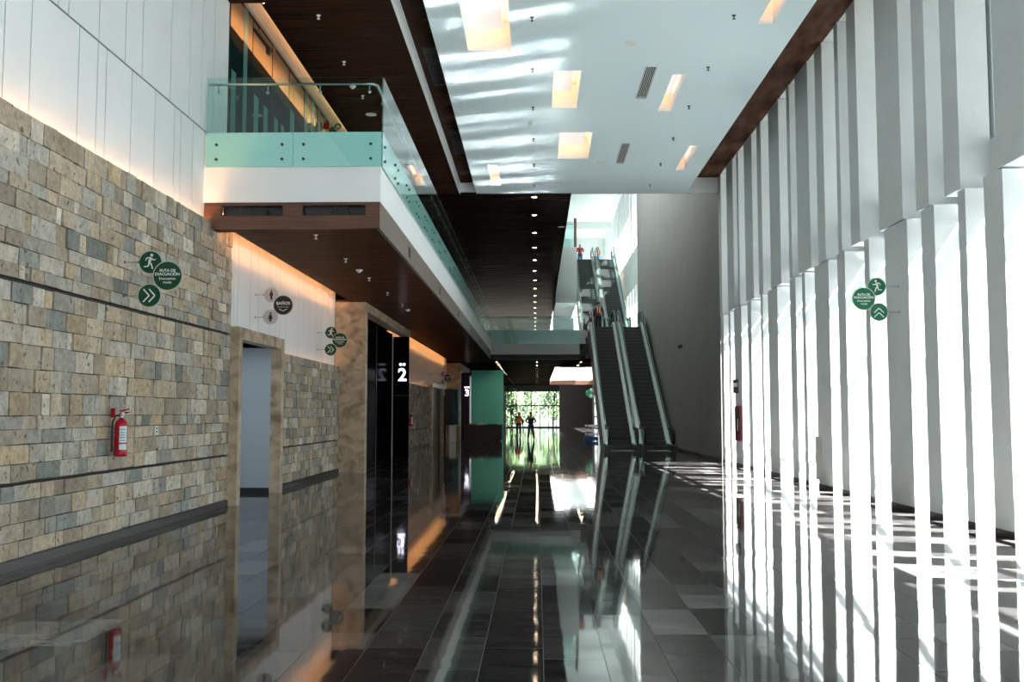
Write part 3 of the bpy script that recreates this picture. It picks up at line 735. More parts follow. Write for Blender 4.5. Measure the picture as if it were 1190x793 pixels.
struct(mb.build('wall_back', M['pillar']))  # unseen back wall, left open between bars to let daylight in
struct(MB().box(-9.2, -9, -12, 112, 0, 10).build('wall_left', M['plaster']))

# ------------------------------------------------------------------ far hall structure
mb = MB()
mb.box(XR, 6.95, 60.9, 112, 4.75, 6.4); mb.box(XR, 6.95, 60.9, 85, 0, 4.75); mb.box(XR, 6.95, 60.9, 97, 9.6, 12.0); mb.box(XR, 6.95, 97, 112, 6.4, 10); mb.box(XR, 6.95, 108, 112, 0, 4.75)
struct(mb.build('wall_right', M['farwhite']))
rp = random.Random(21)
for tier, (z0, z1, yend) in enumerate(((6.4, 9.6, 96), (12.0, 17.5, 90))):
    y = 61.0; i = 0
    while y < yend and i < 18:
        w = rp.choice((.35, .6, .9)); pillar(y, y + w, z0, z1, 'slim white pillar of the far %s window row beside the escalators, %s from near end' % ('upper' if tier else 'lower', ORD[i]), 'pillars of the far window rows', False)
        y += w + rp.uniform(.9, 1.5); i += 1
mb = MB(); mb.box(6.7, 6.71, 61, 97, 6.4, 9.6); mb.box(6.7, 6.71, 61, 90, 12, 17.5)
struct(mb.build('window_3', M['dimglass']))
mb = MB(); mb.box(1.0, 1.4, 33.9, 60, 17.5, 17.8); mb.box(3.2, 8.0, 33.9, 60, 17.5, 17.8); mb.box(1.4, 3.2, 33.9, 36, 17.5, 17.8); mb.box(1.0, 8.0, 60, 90.3, 17.5, 17.8); mb.box(1.0, 4.6, 62.0, 62.4, 16.6, 17.5); mb.box(1.2, 6.2, 82, 82.4, 16.9, 17.5)  # outer edge past the wall added to shade the far windows
struct(mb.build('ceiling_far_and_sunshade', M['farwhite']))
struct(MB().box(1.4, 3.2, 36, 60, 17.6, 17.62).build('added_skylight', M['dimglass']))  # added roof opening that brings light onto the bulkhead
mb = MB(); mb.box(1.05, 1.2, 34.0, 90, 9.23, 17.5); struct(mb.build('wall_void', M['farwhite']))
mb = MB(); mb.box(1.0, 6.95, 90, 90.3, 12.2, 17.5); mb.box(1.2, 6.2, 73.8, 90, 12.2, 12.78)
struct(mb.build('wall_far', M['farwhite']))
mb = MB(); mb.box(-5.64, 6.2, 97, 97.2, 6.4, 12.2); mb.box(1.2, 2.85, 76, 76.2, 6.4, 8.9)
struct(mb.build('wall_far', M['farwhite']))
# level 3 bulkhead left of the escalator
mb = MB(); mb.box(1.2, 2.50, 61.84, 73.8, 8.5, 12.0)
struct(mb.build('wall_bulkhead', M['farwhite']))
t = thing('glass_balustrade', 'small teal glass balustrade on the white upper bulkhead by the escalators', 'balustrade', (1.3, 62.05, 12.0))
g_ = MB().box(0, 1.02, -.01, .01, 0, 1.6).build('glass_panel', M['balglass'], t)
MB().box(0, .86, -.03, -.015, -.0, .55).build('frosted_band', M['frost'], t)
MB().tube([(0, .05, 1.5), (1.0, .05, 1.5)], .03).build('handrail', M['steel'], t)
tag(MB().box(2.34, 2.50, 61.86, 62.02, 12.0, 13.85).build('post', M['woodf']), 'brown square post at the end of the upper teal balustrade', 'post')
# level 2 slab beyond the bridge
mb = MB()
mb.box(-5.64, 2.45, YF, 61, 4.99, 5.6, 0); mb.box(-5.64, 2.8, YF + .05, 61, 5.6, 6.4, 0); mb.box(-5.64, 6.2, 57.6, 61, 6.0, 6.4, 0)
mb.box(-5.64, 1.25, 61, 97, 5.0, 6.4, 0); mb.box(1.25, 6.2, 61, 68, 5.0, 6.4, 0); mb.box(1.2, 6.2, 96, 97, 4.75, 6.4, 0)
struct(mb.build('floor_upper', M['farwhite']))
mb = MB(); mb.box(-2.6, 2.45, YF + .05, YF + .2, 4.70, 4.99)
struct(mb.build('trim_5', M['black']))
mb = MB()
mb.box(-2.7, 2.8, YF + .2, 61, 4.76, 4.99); mb.box(-5.2, 1.25, 61, 112, 4.75, 4.98); mb.box(1.25, 6.2, 61, 68, 4.75, 4.98); mb.box(1.25, 6.2, 96.2, 112, 4.75, 4.98)
mb.box(-5.64, -5.2, 62, 112, 4.75, 4.98)
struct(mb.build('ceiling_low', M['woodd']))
mb = MB(); mb.box(1.25, 6.2, 95.9, 96.15, 4.35, 4.76); struct(mb.build('trim_6', M['woodf']))
# end wall and garden window
mb = MB(); mb.box(2.5, 6.95, 112, 112.2, 0, 10); mb.box(-9, -3.55, 112, 112.2, 0, 10); mb.box(-3.55, 2.5, 112, 112.2, 4.75, 10)
struct(mb.build('wall_end', plain('dark_end_wall', (.10, .095, .09), .8)))
struct(MB().box(-3.55, 2.5, 111.8, 112, 4.03, 4.75).build('trim_7', M['black']))
mb = MB(); z = 2.45
mb.box(-3.5, 2.5, 112, 112.06, 2.4, 2.52)
for xx in (-3.5, -2.9, -2.3, -1.55, -.62, .35, 1.3, 2.2): mb.box(xx - .04, xx + .04, 112, 112.06, 0, 2.4 if xx > -1.6 and xx < 2 else 4.03)
for xx in (-.62, 1.3): mb.box(xx - .03, xx + .03, 112, 112.06, 2.52, 4.03)
mb.box(-3.5, 2.5, 112, 112.06, 0, .12)
mb.box(-3.5, 2.5, 112.02, 112.03, .12, 4.03, 1)
struct(mb.build('window_4', [M['black'], M['glass']]))
mb = MB(); 
for zz in (0, 1.2, 2.6): mb.box(6.25, 6.3, 85, 108, zz, zz + .12)
for yy in (88, 92, 96, 100, 104, 107.9): mb.box(6.25, 6.3, yy, yy + .08, 0, 4.75)
mb.box(6.31, 6.32, 85, 108, 0, 4.75, 1)
struct(mb.build('window_5', [M['black'], M['glass']]))
# teal glass partition
o = MB().box(-4.75, -2.42, 72, 72.06, 0, 4.72).build('glass_partition', M['teal']); tag(o, 'tall teal glass partition behind the reception desk', 'glass partition')

# ------------------------------------------------------------------ escalators
def offs(pts, d): return [(y, z + d) for y, z in pts]
def escalator(name, label, loc, rise=6.4, left_clad=False):
    t = thing(name, label, 'escalator', loc, 'escalators at the end of the hall')
    run = rise / math.tan(math.radians(30)); y1 = 1.6; y2 = 1.6 + run; yE = y2 + 1.6
    path = [(0, 0), (y1, 0), (y2, rise), (yE, rise)]
    # truss body
    tr = [(.2, .002), (y1, .002), (y2, rise - .03), (yE, rise - .03), (yE, rise - .6), (y2 + .2, rise - .85), (y1 + 1.6, .002)]
    MB().prism([(a, b) for a, b in tr], -.72, .72).build('truss', M['riser'], t)
    for s in (-1, 1):
        cl = [(.3, 0.002), (.3, .3), (y1, .32), (y2, rise + .32), (yE, rise + .32), (yE, rise - .65), (y2 + .2, rise - .9), (y1 + 1.65, .002)]
        MB().prism(cl, s * .72, s * .76).build('side_cladding', M['truss'], t)
        sk = [(.25, .002), (.25, .22), (y1, .26), (y2, rise + .26), (yE - .3, rise + .22), (yE - .3, rise), (y2, rise), (y1, .0021)]
        MB().prism(sk, s * .53, s * .56).build('skirt', M['deck'], t)
        dk = [(.2, .22), (y1, .27), (y2, rise + .27), (yE - .2, rise + .22), (yE - .2, rise + .26), (y2, rise + .32), (y1, .32), (.2, .26)]
        MB().prism(dk, s * .56, s * .72).build('deck', M['deck'], t)
        gp = [(.1, .28), (y1, .33), (y2, rise + .33), (yE - .1, rise + .28), (yE + .15, rise + .45), (yE + .15, rise + .75), (yE - .1, rise + .93), (y2, rise + .95), (y1, .95), (.1, .93), (-.2, .75), (-.2, .45)]
        MB().prism(gp, s * .615, s * .63).build('glass_side', M['escglass'], t)
        lp = []
        for k in range(9):
            a = math.pi / 2 + math.pi * k / 8; lp.append((.15 + .36 * math.cos(a), .62 + .36 * math.sin(a)))
        rt = []
        for k in range(9):
            a = -math.pi / 2 + math.pi * k / 8; rt.append((yE - .15 + .36 * math.cos(a), rise + .62 + .36 * math.sin(a)))
        loop = [(y2 + .2, rise + .98), (y2 - .3, rise + .85), (y1 + .4, 1.12), (y1 - .1, .98)] + lp
        loop2 = [(yE - .15, rise + .98)]
        full = list(reversed(rt)); full = rt[::-1]
        pts = [(s * .62, a, b) for a, b in (rt + [(y2 + .2, rise + .98), (y2 - .3, rise + .85), (y1 + .4, 1.12), (y1 - .1, .98)] + lp)]
        MB().tube(pts, .042, 8).build('handrail', M['rubber'], t)
        tr_ = [(.2, .93), (y1, .93), (y2, rise + .93), (yE, rise + .93)]
        MB().prism(tr_ + [(a, b - .035) for a, b in tr_[::-1]], s * .585, s * .66).build('rail_track', M['chrome'], t)
        MB().box(s * .62 - .1, s * .62 + .1, -.15, .3, .002, .24).build('newel_base', M['rubber'], t)
    MB().box(-.53, .53, -.3, y1 - .3, .003, .02).build('landing_plate', M['step'], t)
    MB().box(-.53, .53, y2 + .2, yE + .3, rise - .02, rise + .006).build('landing_plate', M['step'], t)
    n = round(rise / .2); st = MB()
    st.box(-.52, .52, .0, .36, -.19, 0.0, 1); 
    for k in range(17): st.box(-.51 + k * .06, -.48 + k * .06, 0, .36, 0, .006, 0)
    st.box(-.52, .52, -.004, .02, -.012, .008, 0)
    s0 = st.build('step', [M['step'], M['riser']], t); s0.location = (0, y1 - .15, .2)
    for k in range(1, n):
        c = s0.copy(); COL.objects.link(c); c.parent = t; c.location = (0, y1 - .15 + k * .2 / math.tan(math.radians(30)), .2 * (k + 1))
    return t
YL = 42.9
escalator('escalator', 'lower left escalator rising from the ground floor', (3.68, YL, 0), 6.4)
escalator('escalator', 'lower right escalator beside the grey wall', (5.22, YL, 0), 6.4)
escalator('escalator', 'upper left escalator rising from the first landing', (3.46, 59.8, 6.4), 6.4)
escalator('escalator', 'upper right escalator rising to the bright top floor', (5.0, 59.8, 6.4), 6.4)

# ------------------------------------------------------------------ signs
def ring(m, cx, cz, y, r0, r1, mi=0, n=32):
    for i in range(n):
        a, b = 2 * math.pi * i / n, 2 * math.pi * (i + 1) / n
        m.face([(cx + r0 * math.cos(a), y, cz + r0 * math.sin(a)), (cx + r1 * math.cos(a), y, cz + r1 * math.sin(a)), (cx + r1 * math.cos(b), y, cz + r1 * math.sin(b)), (cx + r0 * math.cos(b), y, cz + r0 * math.sin(b))], mi)
def poly_bar(m, p, q, w, y, th=.004):
    p = Vector(p); q = Vector(q); d = (q - p).normalized(); n = Vector((-d.y, d.x)) * w / 2
    a = [p + n, q + n, q - n, p - n]; m.prism([(v.x, v.y) for v in a], y, y + th, 'y')
def disc_obj(name, parent, cx, cz, r, y, mat, rim=True):
    m = MB(); m.cyl((cx, y, cz), r, .012, 'y', 40)
    o = m.build(name, mat, parent)
    if rim: m = MB(); m.cyl((cx, y + .002, cz), r + .014, .008, 'y', 40); m.build('rim', M['rim'], o)
    return o
def runner(parent, cx, cz, s, y, flip):
    m = MB(); f = -1 if flip else 1
    P = lambda a, b: (cx + f * a * s, cz + b * s)
    hc = P(.10, .62); m.cyl((hc[0], y - .004, hc[1]), .13 * s, .004, 'y', 14)
    poly_bar(m, P(.02, .42), P(-.10, -.02), .24 * s, y - .004)
    poly_bar(m, P(.02, .42), P(-.32, .38), .10 * s, y - .004); poly_bar(m, P(-.32, .40), P(-.42, .16), .09 * s, y - .004)
    poly_bar(m, P(.05, .40), P(.24, .20), .10 * s, y - .004); poly_bar(m, P(.22, .20), P(.46, .26), .09 * s, y - .004)
    poly_bar(m, P(-.12, .04), P(.10, -.22), .13 * s, y - .004); poly_bar(m, P(.09, -.20), P(.20, -.58), .11 * s, y - .004)
    poly_bar(m, P(-.10, .0), P(-.20, -.36), .13 * s, y - .004); poly_bar(m, P(-.19, -.35), P(-.56, -.38), .10 * s, y - .004)
    return m.build('running_figure', M['signw'], parent)
def evac_sign(label, wallx, c1, c2, c3, Y, side, armz, right=True, up=False, sc=1.0, name='evacuation_sign', greenm='green', group=None, txt=True):
    # c1 upper small, c2 large, c3 lower small: (x, z)
    t = thing(name, label, 'sign', (wallx, Y, c2[1]), group); ox, oz = wallx, c2[1]
    L = lambda c: (c[0] - ox, c[1] - oz)
    a, b, c = L(c1), L(c2), L(c3); r, R = .147 * sc, .187 * sc
    d1 = disc_obj('disc', t, a[0], a[1], r, .02, M[greenm]); d2 = disc_obj('disc', t, b[0], b[1], R, 0, M[greenm]); d3 = disc_obj('disc', t, c[0], c[1], r, -.02, M[greenm])
    runner(d1, a[0], a[1], r * 1.05, .02, side > 0)
    if txt:
        text_obj('lettering', 'RUTA DE\nEVACUACIÓN', .052 * sc, M['signw'], d2, (b[0], -.003, b[1] + .045 * sc), (math.pi / 2, 0, 0), .0012)
        text_obj('lettering', 'Evacuation\nroute', .052 * sc, M['signw'], d2, (b[0], -.003, b[1] - .062 * sc), (math.pi / 2, 0, 0))
    m = MB()
    for k in (-1, 1):
        if up:
            for p in ((-.42, -.22 + k * .2), ): pass
            o = k * .26 * r - .1 * r
            poly_bar(m, (c[0] - .55 * r, c[1] - .25 * r + o), (c[0], c[1] + .28 * r + o), .10 * r, -.024); poly_bar(m, (c[0] + .55 * r, c[1] - .25 * r + o), (c[0], c[1] + .28 * r + o), .10 * r, -.024)
        else:
            f = 1 if right else -1; o = k * .26 * r * f
            poly_bar(m, (c[0] + o - f * .28 * r, c[1] + .58 * r), (c[0] + o + f * .26 * r, c[1]), .11 * r, -.024); poly_bar(m, (c[0] + o - f * .28 * r, c[1] - .58 * r), (c[0] + o + f * .26 * r, c[1]), .11 * r, -.024)
    m.build('chevron_arrows', M['signw'], d3)
    for cc in (a, c):
        m = MB(); xe = cc[0] + (-r if side < 0 else r)
        m.cyl((min(0, xe), .008, cc[1]), .007, abs(xe), 'x', 8); m.cyl((xe - .02 if side < 0 else xe, .008, cc[1]), .018, .02, 'x', 10)
        m.cyl((0 if side < 0 else -.012, .008, cc[1]), .022, .012, 'x', 12)
        m.build('bracket_arm', M['steel'], t)
    return t
evac_sign('green evacuation route sign on the tall near stone wall, arrows pointing right', -5.49, (-5.14, 3.65), (-4.90, 3.465), (-5.13, 3.2), 13.0, -1, None)
evac_sign('green evacuation route sign under the balcony, beyond the restroom sign', -5.64, (-5.29, 3.71), (-5.06, 3.51), (-5.29, 3.27), 25.4, -1, None)
evac_sign('green evacuation route sign on the right pillars with upward arrows', 6.2, (5.83, 3.81), (5.60, 3.60), (5.845, 3.37), 17.1, 1, None, up=True, greenm='greenr')
evac_sign('small green evacuation sign high behind the balcony glass', -5.6, (-5.50, 9.21), (-5.40, 9.12), (-5.26, 9.22), 25.8, -1, None, up=True, sc=.6, txt=False)
evac_sign('tiny bright green sign far away left of the escalators', 6.25, (5.1, 3.75), (4.85, 3.5), (5.1, 3.25), 94.0, 1, None, sc=1.4, greenm='greenr', txt=False)
tag(MB().box(-5.6, -5.45, 25.6, 25.63, 9.1, 9.28).build('exit_plate', M['redd']), 'small red plate hanging beside the green signs behind the balcony glass', 'sign')
def restroom_sign(label, wallx, c1, c2, c3, Y, greyw=True):
    t = thing('restroom_sign', label, 'sign', (wallx, Y, c2[1])); L = lambda c: (c[0] - wallx, c[1] - c2[1]); a, b, c = L(c1), L(c2), L(c3); r, R = .147, .187
    for i, q in enumerate((a, c)):
        d = disc_obj('disc', t, q[0], q[1], r, .02 if i == 0 else -.02, M['signgrey'], False); y = .016 if i == 0 else -.024
        m = MB(); m.cyl((q[0], y, q[1] + .075), .02, .004, 'y', 12)
        if i == 0: m.prism([(q[0] - .03, q[1] + .05), (q[0] + .03, q[1] + .05), (q[0] + .035, q[1] - .02), (q[0] + .02, q[1] - .02), (q[0] + .018, q[1] - .095), (q[0] - .018, q[1] - .095), (q[0] - .02, q[1] - .02), (q[0] - .035, q[1] - .02)], y, y + .004, 'y')
        else: m.prism([(q[0] - .022, q[1] + .05), (q[0] + .022, q[1] + .05), (q[0] + .045, q[1] - .045), (q[0] + .018, q[1] - .045), (q[0] + .016, q[1] - .095), (q[0] - .016, q[1] - .095), (q[0] - .018, q[1] - .045), (q[0] - .045, q[1] - .045)], y, y + .004, 'y')
        m.build('figure', M['pict'], d)
        m = MB(); m.cyl((0, .008, q[1]), .007, q[0] - r, 'x', 8); m.cyl((q[0] - r - .02, .008, q[1]), .018, .02, 'x', 10); m.cyl((0, .008, q[1]), .022, .012, 'x', 12)
        m.build('bracket_arm', M['steel'], t)
    d2 = disc_obj('disc', t, b[0], b[1], R, 0, M['signdark'])
    text_obj('lettering', 'BAÑOS', .085, M['signw'], d2, (b[0], -.003, b[1] + .035), (math.pi / 2, 0, 0), .002)
    text_obj('lettering', 'Restrooms', .05, M['signgrey'], d2, (b[0], -.003, b[1] - .035), (math.pi / 2, 0, 0))
    m = MB(); poly_bar(m, (b[0] - .08, b[1] - .075), (b[0] + .004, b[1] - .12), .014, -.004); poly_bar(m, (b[0] + .08, b[1] - .075), (b[0] - .004, b[1] - .12), .014, -.004); m.build('chevron_arrow', M['signw'], d2)
restroom_sign('round dark restroom sign with two silver discs above the first doorway', -5.64, (-5.32, 4.01), (-5.075, 3.80), (-5.32, 3.56), 19.7)
restroom_sign('distant dark restroom sign with silver discs past the number 2 lift', -5.64, (-4.93, 3.67), (-4.68, 3.47), (-4.93, 3.27), 52.0)
t = thing('wall_sign', 'small pale round sign on the wall before the distant restroom sign', 'sign', (-5.64, 48.0, 3.14))
disc_obj('disc', t, .45, 0, .14, 0, M['signgrey']); MB().cyl((0, .006, 0), .008, .32, 'x', 8).build('bracket_arm', M['steel'], t)

# ------------------------------------------------------------------ fire equipment, switches
def extinguisher(label, loc):
    t = thing('fire_extinguisher', label, 'fire extinguisher', loc)
    m = MB(); m.lathe((0, 0, 0), [(.001, 0), (.07, 0), (.078, .012), (.08, .03), (.08, .40), (.07, .44), (.045, .47), (.025, .485), (.025, .5)], 24); m.build('cylinder', M['red'], t)
    m = MB(); m.lathe((0, 0, .5), [(.03, 0), (.03, .03), (.018, .035), (.018, .06), (.001, .06)], 14); m.build('valve', M['steel'], t)
    m = MB(); m.prism([(-.02, .535), (.10, .56), (.10, .575), (-.02, .56)], -.012, .012, 'y'); m.prism([(-.02, .57), (.10, .60), (.10, .615), (-.02, .59)], -.012, .012, 'y'); m.build('handle', M['red'], t)
    pts = [(-.02, -.0, .53), (-.07, -.01, .52), (-.1, -.02, .45), (-.1, -.03, .3), (-.098, -.03, .12)]
    m = MB(); m.tube(pts, .012, 8); m.cyl((-.098, -.03, .06), .018, .08, n=10, r2=.012); m.build('hose', M['rubber'], t)
    m = MB(); m.cyl((.03, -.02, .545), .022, .02, 'y', 12); m.build('gauge', M['signw'], t)
    m = MB()
    for k in range(8):
        a0 = math.radians(-80 + k * 9); a1 = math.radians(-80 + (k + 1) * 9); R = .0815
        m.face([(R * math.cos(a0), R * math.sin(a0), .18), (R * math.cos(a1), R * math.sin(a1), .18), (R * math.cos(a1), R * math.sin(a1), .39), (R * math.cos(a0), R * math.sin(a0), .39)])
        m.face([(R * math.cos(a0), R * math.sin(a0), .09), (R * math.cos(a1), R * math.sin(a1), .09), (R * math.cos(a1), R * math.sin(a1), .16), (R * math.cos(a0), R * math.sin(a0), .16)])
    lb = m.build('label_sticker', M['label'], t)
    m = MB(); R = .082
    for zz in (.2, .24, .27, .30, .34):
        for k in range(6):
            a0 = math.radians(-76 + k * 9); a1 = math.radians(-76 + (k + 1) * 9)
            m.face([(R * math.cos(a0), R * math.sin(a0), zz), (R * math.cos(a1), R * math.sin(a1), zz), (R * math.cos(a1), R * math.sin(a1), zz + .012), (R * math.cos(a0), R * math.sin(a0), zz + .012)])
    m.build('print', M['labelt'], lb)
    m = MB(); m.box(-.13, -.085, -.02, .02, .50, .62); m.build('wall_bracket', M['red'], t)
extinguisher('red fire extinguisher hanging on the tall near stone wall', (-5.36, 12.75, 1.09))
extinguisher('small distant red fire extinguisher on the dark stone wall past the number 2 lift', (-5.36, 42.4, 1.08))
t = thing('wall_socket', 'small white socket plate on the stone wall right of the extinguisher', 'socket', (-5.482, 14.25, 1.40))
MB().box(0, .012, -.055, .055, -.06, .06).build('plate', M['white_plastic'], t)
for zz in (-.025, .025): MB().box(.012, .015, -.02, .02, zz - .014, zz + .014).build('outlet', M['seam'], t)
t = thing('hose_cabinet', 'red fire hose cabinet with dark glass on a far right pillar', 'fire hose cabinet', (6.2, 30.78, .8))
MB().box(-.06, .0, -.4, .4, 0, 1.06).build('cabinet_frame', M['redd'], t)
o = MB().box(-.066, -.06, -.3, .3, .16, .98).build('glass_door', M['black'], t)
MB().tube([(-.075, -.15 + .02 * math.sin(k), .3 + k * .06) for k in range(7)], .02, 6).build('hose', M['signgrey'], o)
t = thing('wall_sign', 'small dark red sign above the fire hose cabinet', 'sign', (6.19, 30.9, 2.45))
MB().box(-.16, -.0, -.1, -.09, -.2, .22).build('sign_plate', M['pict'], t); MB().box(-.15, -.02, -.104, -.10, 0, .12).build('pictogram', M['signgrey'], t)
t = thing('access_panel', 'beige metal access panel low on a right pillar', 'access panel', (6.199, 22.2, .18))
MB().box(-.006, 0, -.36, .22, 0, .95).build('plate', plain('beige_panel', (.72, .71, .66), .5), t)
for i in range(6): MB().box(-.009, -.006, -.3, .16, .7 + i * .035, .712 + i * .035).build('louvre', M['signgrey'], t)
t = thing('security_camera', 'small dark dome camera on the grey wall right of the escalators', 'camera', (6.2, 42.6, 4.5))
MB().cyl((-.08, 0, 0), .07, .08, 'x', 14).build('base', M['skirt'], t); MB().sphere((-.1, 0, -.02), .08, .08, .08).build('dome', M['black'], t)

# ------------------------------------------------------------------ reception desk, cabinet, furniture
t = thing('reception_desk', 'dark wooden reception desk in front of the teal glass', 'desk', (-3.16, 58.2, 0))
MB().box(-1.1, 1.1, 0, .06, .05, .9).build('front_panel', M['desk'], t); MB().box(-1.1, -1.04, .06, 1.0, .05, .9).build('side_panel', M['desk'], t); MB().box(1.04, 1.1, .06, 1.0, .05, .9).build('side_panel', M['desk'], t)
MB().box(-1.14, 1.14, -.04, 1.04, .9, .95).build('desktop', M['black'], t); MB().box(-1.04, 1.04, .03, .9, 0, .05).build('plinth', M['black'], t)
MB().box(-.9, .9, .5, .95, .68, .72).build('work_shelf', M['desk'], t)
tag(MB().box(-3.95, -3.55, 58.4, 58.7, .95, 1.03).build('document_stack', M['c_pinkthing']), 'low pinkish stack on the left of the reception desk', 'papers')
m = MB(); m.prism([(-3.5, .95), (-3.2, .95), (-3.12, 1.12), (-3.15, 1.13)], 58.4, 58.8, 'y'); tag(m.build('open_folder', M['label']), 'white open folder standing on the reception desk', 'folder')
t = thing('keyboard', 'dark keyboard lying on the reception desk', 'keyboard', (-2.6, 58.45, .95)); MB().box(-.3, .3, 0, .2, 0, .03).build('body', M['black'], t); MB().box(-.28, .28, .02, .18, .03, .04).build('keys', M['seam'], t)
t = thing('display_kiosk', 'tall dark cabinet with blue glass side on a white pedestal by the second doorway', 'cabinet', (-4.9, 57.3, 0))
MB().box(-.4, .05, 0, .9, .95, 3.02).build('cabinet_body', M['black'], t); MB().box(.05, .36, .0, .9, .98, 3.0).build('glass_side', coated('blue_glass', (.03, .08, .11), 1.5, (.8, .9, 1)), t)
MB().box(-.15, .2, .1, .8, 0, .95).build('pedestal', M['white'], t)
t = thing('bench', 'blue bench on the floor left of the escalator foot', 'bench', (3.15, 58.6, 0)); MB().box(-.42, .42, -.2, .2, .06, .24).build('seat', M['c_blueplastic'], t)
for sx in (-.36, .36): MB().box(sx - .03, sx + .03, -.16, .16, 0, .06).build('leg', M['c_blueplastic'], t)
t = thing('bench', 'dark bench by the far right window behind the escalators', 'bench', (5.4, 96, 0)); MB().box(-.8, .6, -.4, .4, .3, .5).build('seat', M['black'], t)
for sx in (-.7, .5): MB().box(sx - .05, sx + .05, -.35, .35, 0, .3).build('leg', M['black'], t)

# ------------------------------------------------------------------ people
def skinned(name, verts, edges, radii, mat, parent, root=0, sub=1):
    me = bpy.data.meshes.new(name); me.from_pydata(verts, edges, []); o = bpy.data.objects.new(name, me); COL.objects.link(o)
    sk = o.modifiers.new('skin', 'SKIN'); sk.use_smooth_shade = True
    for i, r in enumerate(radii):
        rr = r if isinstance(r, tuple) else (r, r); me.skin_vertices[0].data[i].radius = rr
    me.skin_vertices[0].data[root].use_root = True
    s = o.modifiers.new('sub', 'SUBSURF'); s.levels = sub; s.render_levels = sub
    C.view_layer.update()
    m2 = bpy.data.meshes.new_from_object(o.evaluated_get(C.evaluated_depsgraph_get())); bpy.data.objects.remove(o)
    m2.materials.clear(); m2.materials.append(mat)
    for p in m2.polygons: p.use_smooth = True
    n = bpy.data.objects.new(name, m2); COL.objects.link(n); n.parent = parent
    return n
def person(label, loc, rz, H, shirt, trousers, vest=None, helmet=None, hair=True, lh=(-.26, -.02, .86), rh=(.26, -.02, .86), le=(-.27, .04, 1.14), re=(.27, .04, 1.14), feet=((-.12, 0), (.12, 0)), stripes=None):
    t = thing('person', label, 'person', loc, None, rz); s = H / 1.75; t.scale = (s, s, s)
    # faces -Y in local space
    J = {'pel': (0, 0, .96), 'sp': (0, .01, 1.12), 'ch': (0, 0, 1.32), 'nk': (0, .01, 1.47), 'hd0': (0, -.005, 1.56), 'hd1': (0, -.01, 1.64), 'hd2': (0, 0, 1.70),
         'ls': (-.18, 0, 1.41), 'rs': (.18, 0, 1.41), 'le': le, 're': re, 'lw': lh, 'rw': rh}
    V = []; E = []; R = []; ix = {}
    def add(k, p, r, par=None):
        ix[k] = len(V); V.append(p); R.append(r)
        if par: E.append((ix[par], ix[k]))
    add('pel', J['pel'], (.13, .10)); add('sp', J['sp'], (.115, .09), 'pel'); add('ch', J['ch'], (.135, .10), 'sp'); add('nk', J['nk'], .05, 'ch')
    add('hd0', J['hd0'], (.06, .07), 'nk'); add('hd1', J['hd1'], (.072, .09), 'hd0'); add('hd2', J['hd2'], (.06, .075), 'hd1')
    for a, sx in (('l', -1), ('r', 1)):
        add(a + 's', J[a + 's'], .055, 'ch'); add(a + 'e', J[a + 'e'], .042, a + 's'); add(a + 'w', J[a + 'w'], .027, a + 'e')
        w = Vector(J[a + 'w']); d = (w - Vector(J[a + 'e'])).normalized(); pm = w + d * .07; add(a + 'p', tuple(pm), (.034, .018), a + 'w')
        for f, (o, l) in enumerate(((-.028, .065), (-.01, .08), (.01, .075), (.028, .055))):
            q = pm + Vector((0, o, 0)) + d * .03; add(a + 'f%d' % f, tuple(q), .009, a + 'p'); add(a + 'g%d' % f, tuple(q + d * l * .5 + Vector((-sx * .006, 0, 0))), .008, a + 'f%d' % f); add(a + 'h%d' % f, tuple(q + d * l + Vector((-sx * .018, 0, 0))), .007, a + 'g%d' % f)
        th = w + d * .02 + Vector((0, -.03, 0)); add(a + 't0', tuple(th), .011, a + 'w'); add(a + 't1', tuple(th + d * .05 + Vector((0, -.02, 0))), .009, a + 't0')
        fx, fy = feet[0 if sx < 0 else 1]
        add(a + 'hip', (sx * .09, 0, .90), .085, 'pel'); add(a + 'k', ((sx * .09 + fx) / 2, fy / 2 - .02, .50), .058, a + 'hip'); add(a + 'an', (fx, fy + .03, .09), .04, a + 'k'); add(a + 'to', (fx + sx * .02, fy - .13, .035), (.035, .03), a + 'an')
    body = skinned('body', V, E, R, M['skin'], t, 0)
    m = MB(); m.prism([(-.085, 1.64), (-.125, 1.60), (-.085, 1.60)], -.012, .012); m.sphere((-.078, .0, 1.63), .012, .02, .03, 8, 5); m.sphere((.078, .0, 1.63), .012, .02, .03, 8, 5)
    m.build('face_features', M['skin'], t)
    m = MB(); m.box(-.04, -.02, -.104, -.09, 1.652, 1.662); m.box(.02, .04, -.104, -.09, 1.652, 1.662); m.box(-.022, .022, -.1, -.085, 1.573, 1.58); m.build('eyes_and_mouth', M['c_hair'], t)
    gap = .018
    def sub(keys, mat, nm, grow, root):
        vs = []; es = []; rr = []; mp = {}
        for k in keys: mp[ix[k]] = len(vs); vs.append(V[ix[k]]); r = R[ix[k]]; rr.append(tuple(q + grow for q in r) if isinstance(r, tuple) else r + grow)
        for a, b in E:
            if a in mp and b in mp: es.append((mp[a], mp[b]))
        return skinned(nm, vs, es, rr, mat, t, root)
    sub(['sp', 'pel', 'ch', 'ls', 'le', 'lw', 'rs', 're', 'rw'], M['c_' + shirt], 'shirt', gap, 0)
    sub(['pel', 'lhip', 'lk', 'lan', 'rhip', 'rk', 'ran'], M['c_' + trousers], 'trousers', gap + .004, 0)
    for a in 'lr':
        fx, fy = feet[0 if a == 'l' else 1]; m = MB(); m.sphere((fx, fy - .04, .05), .05, .14, .05, 12, 8); m.build('shoe', M['c_black'], t)
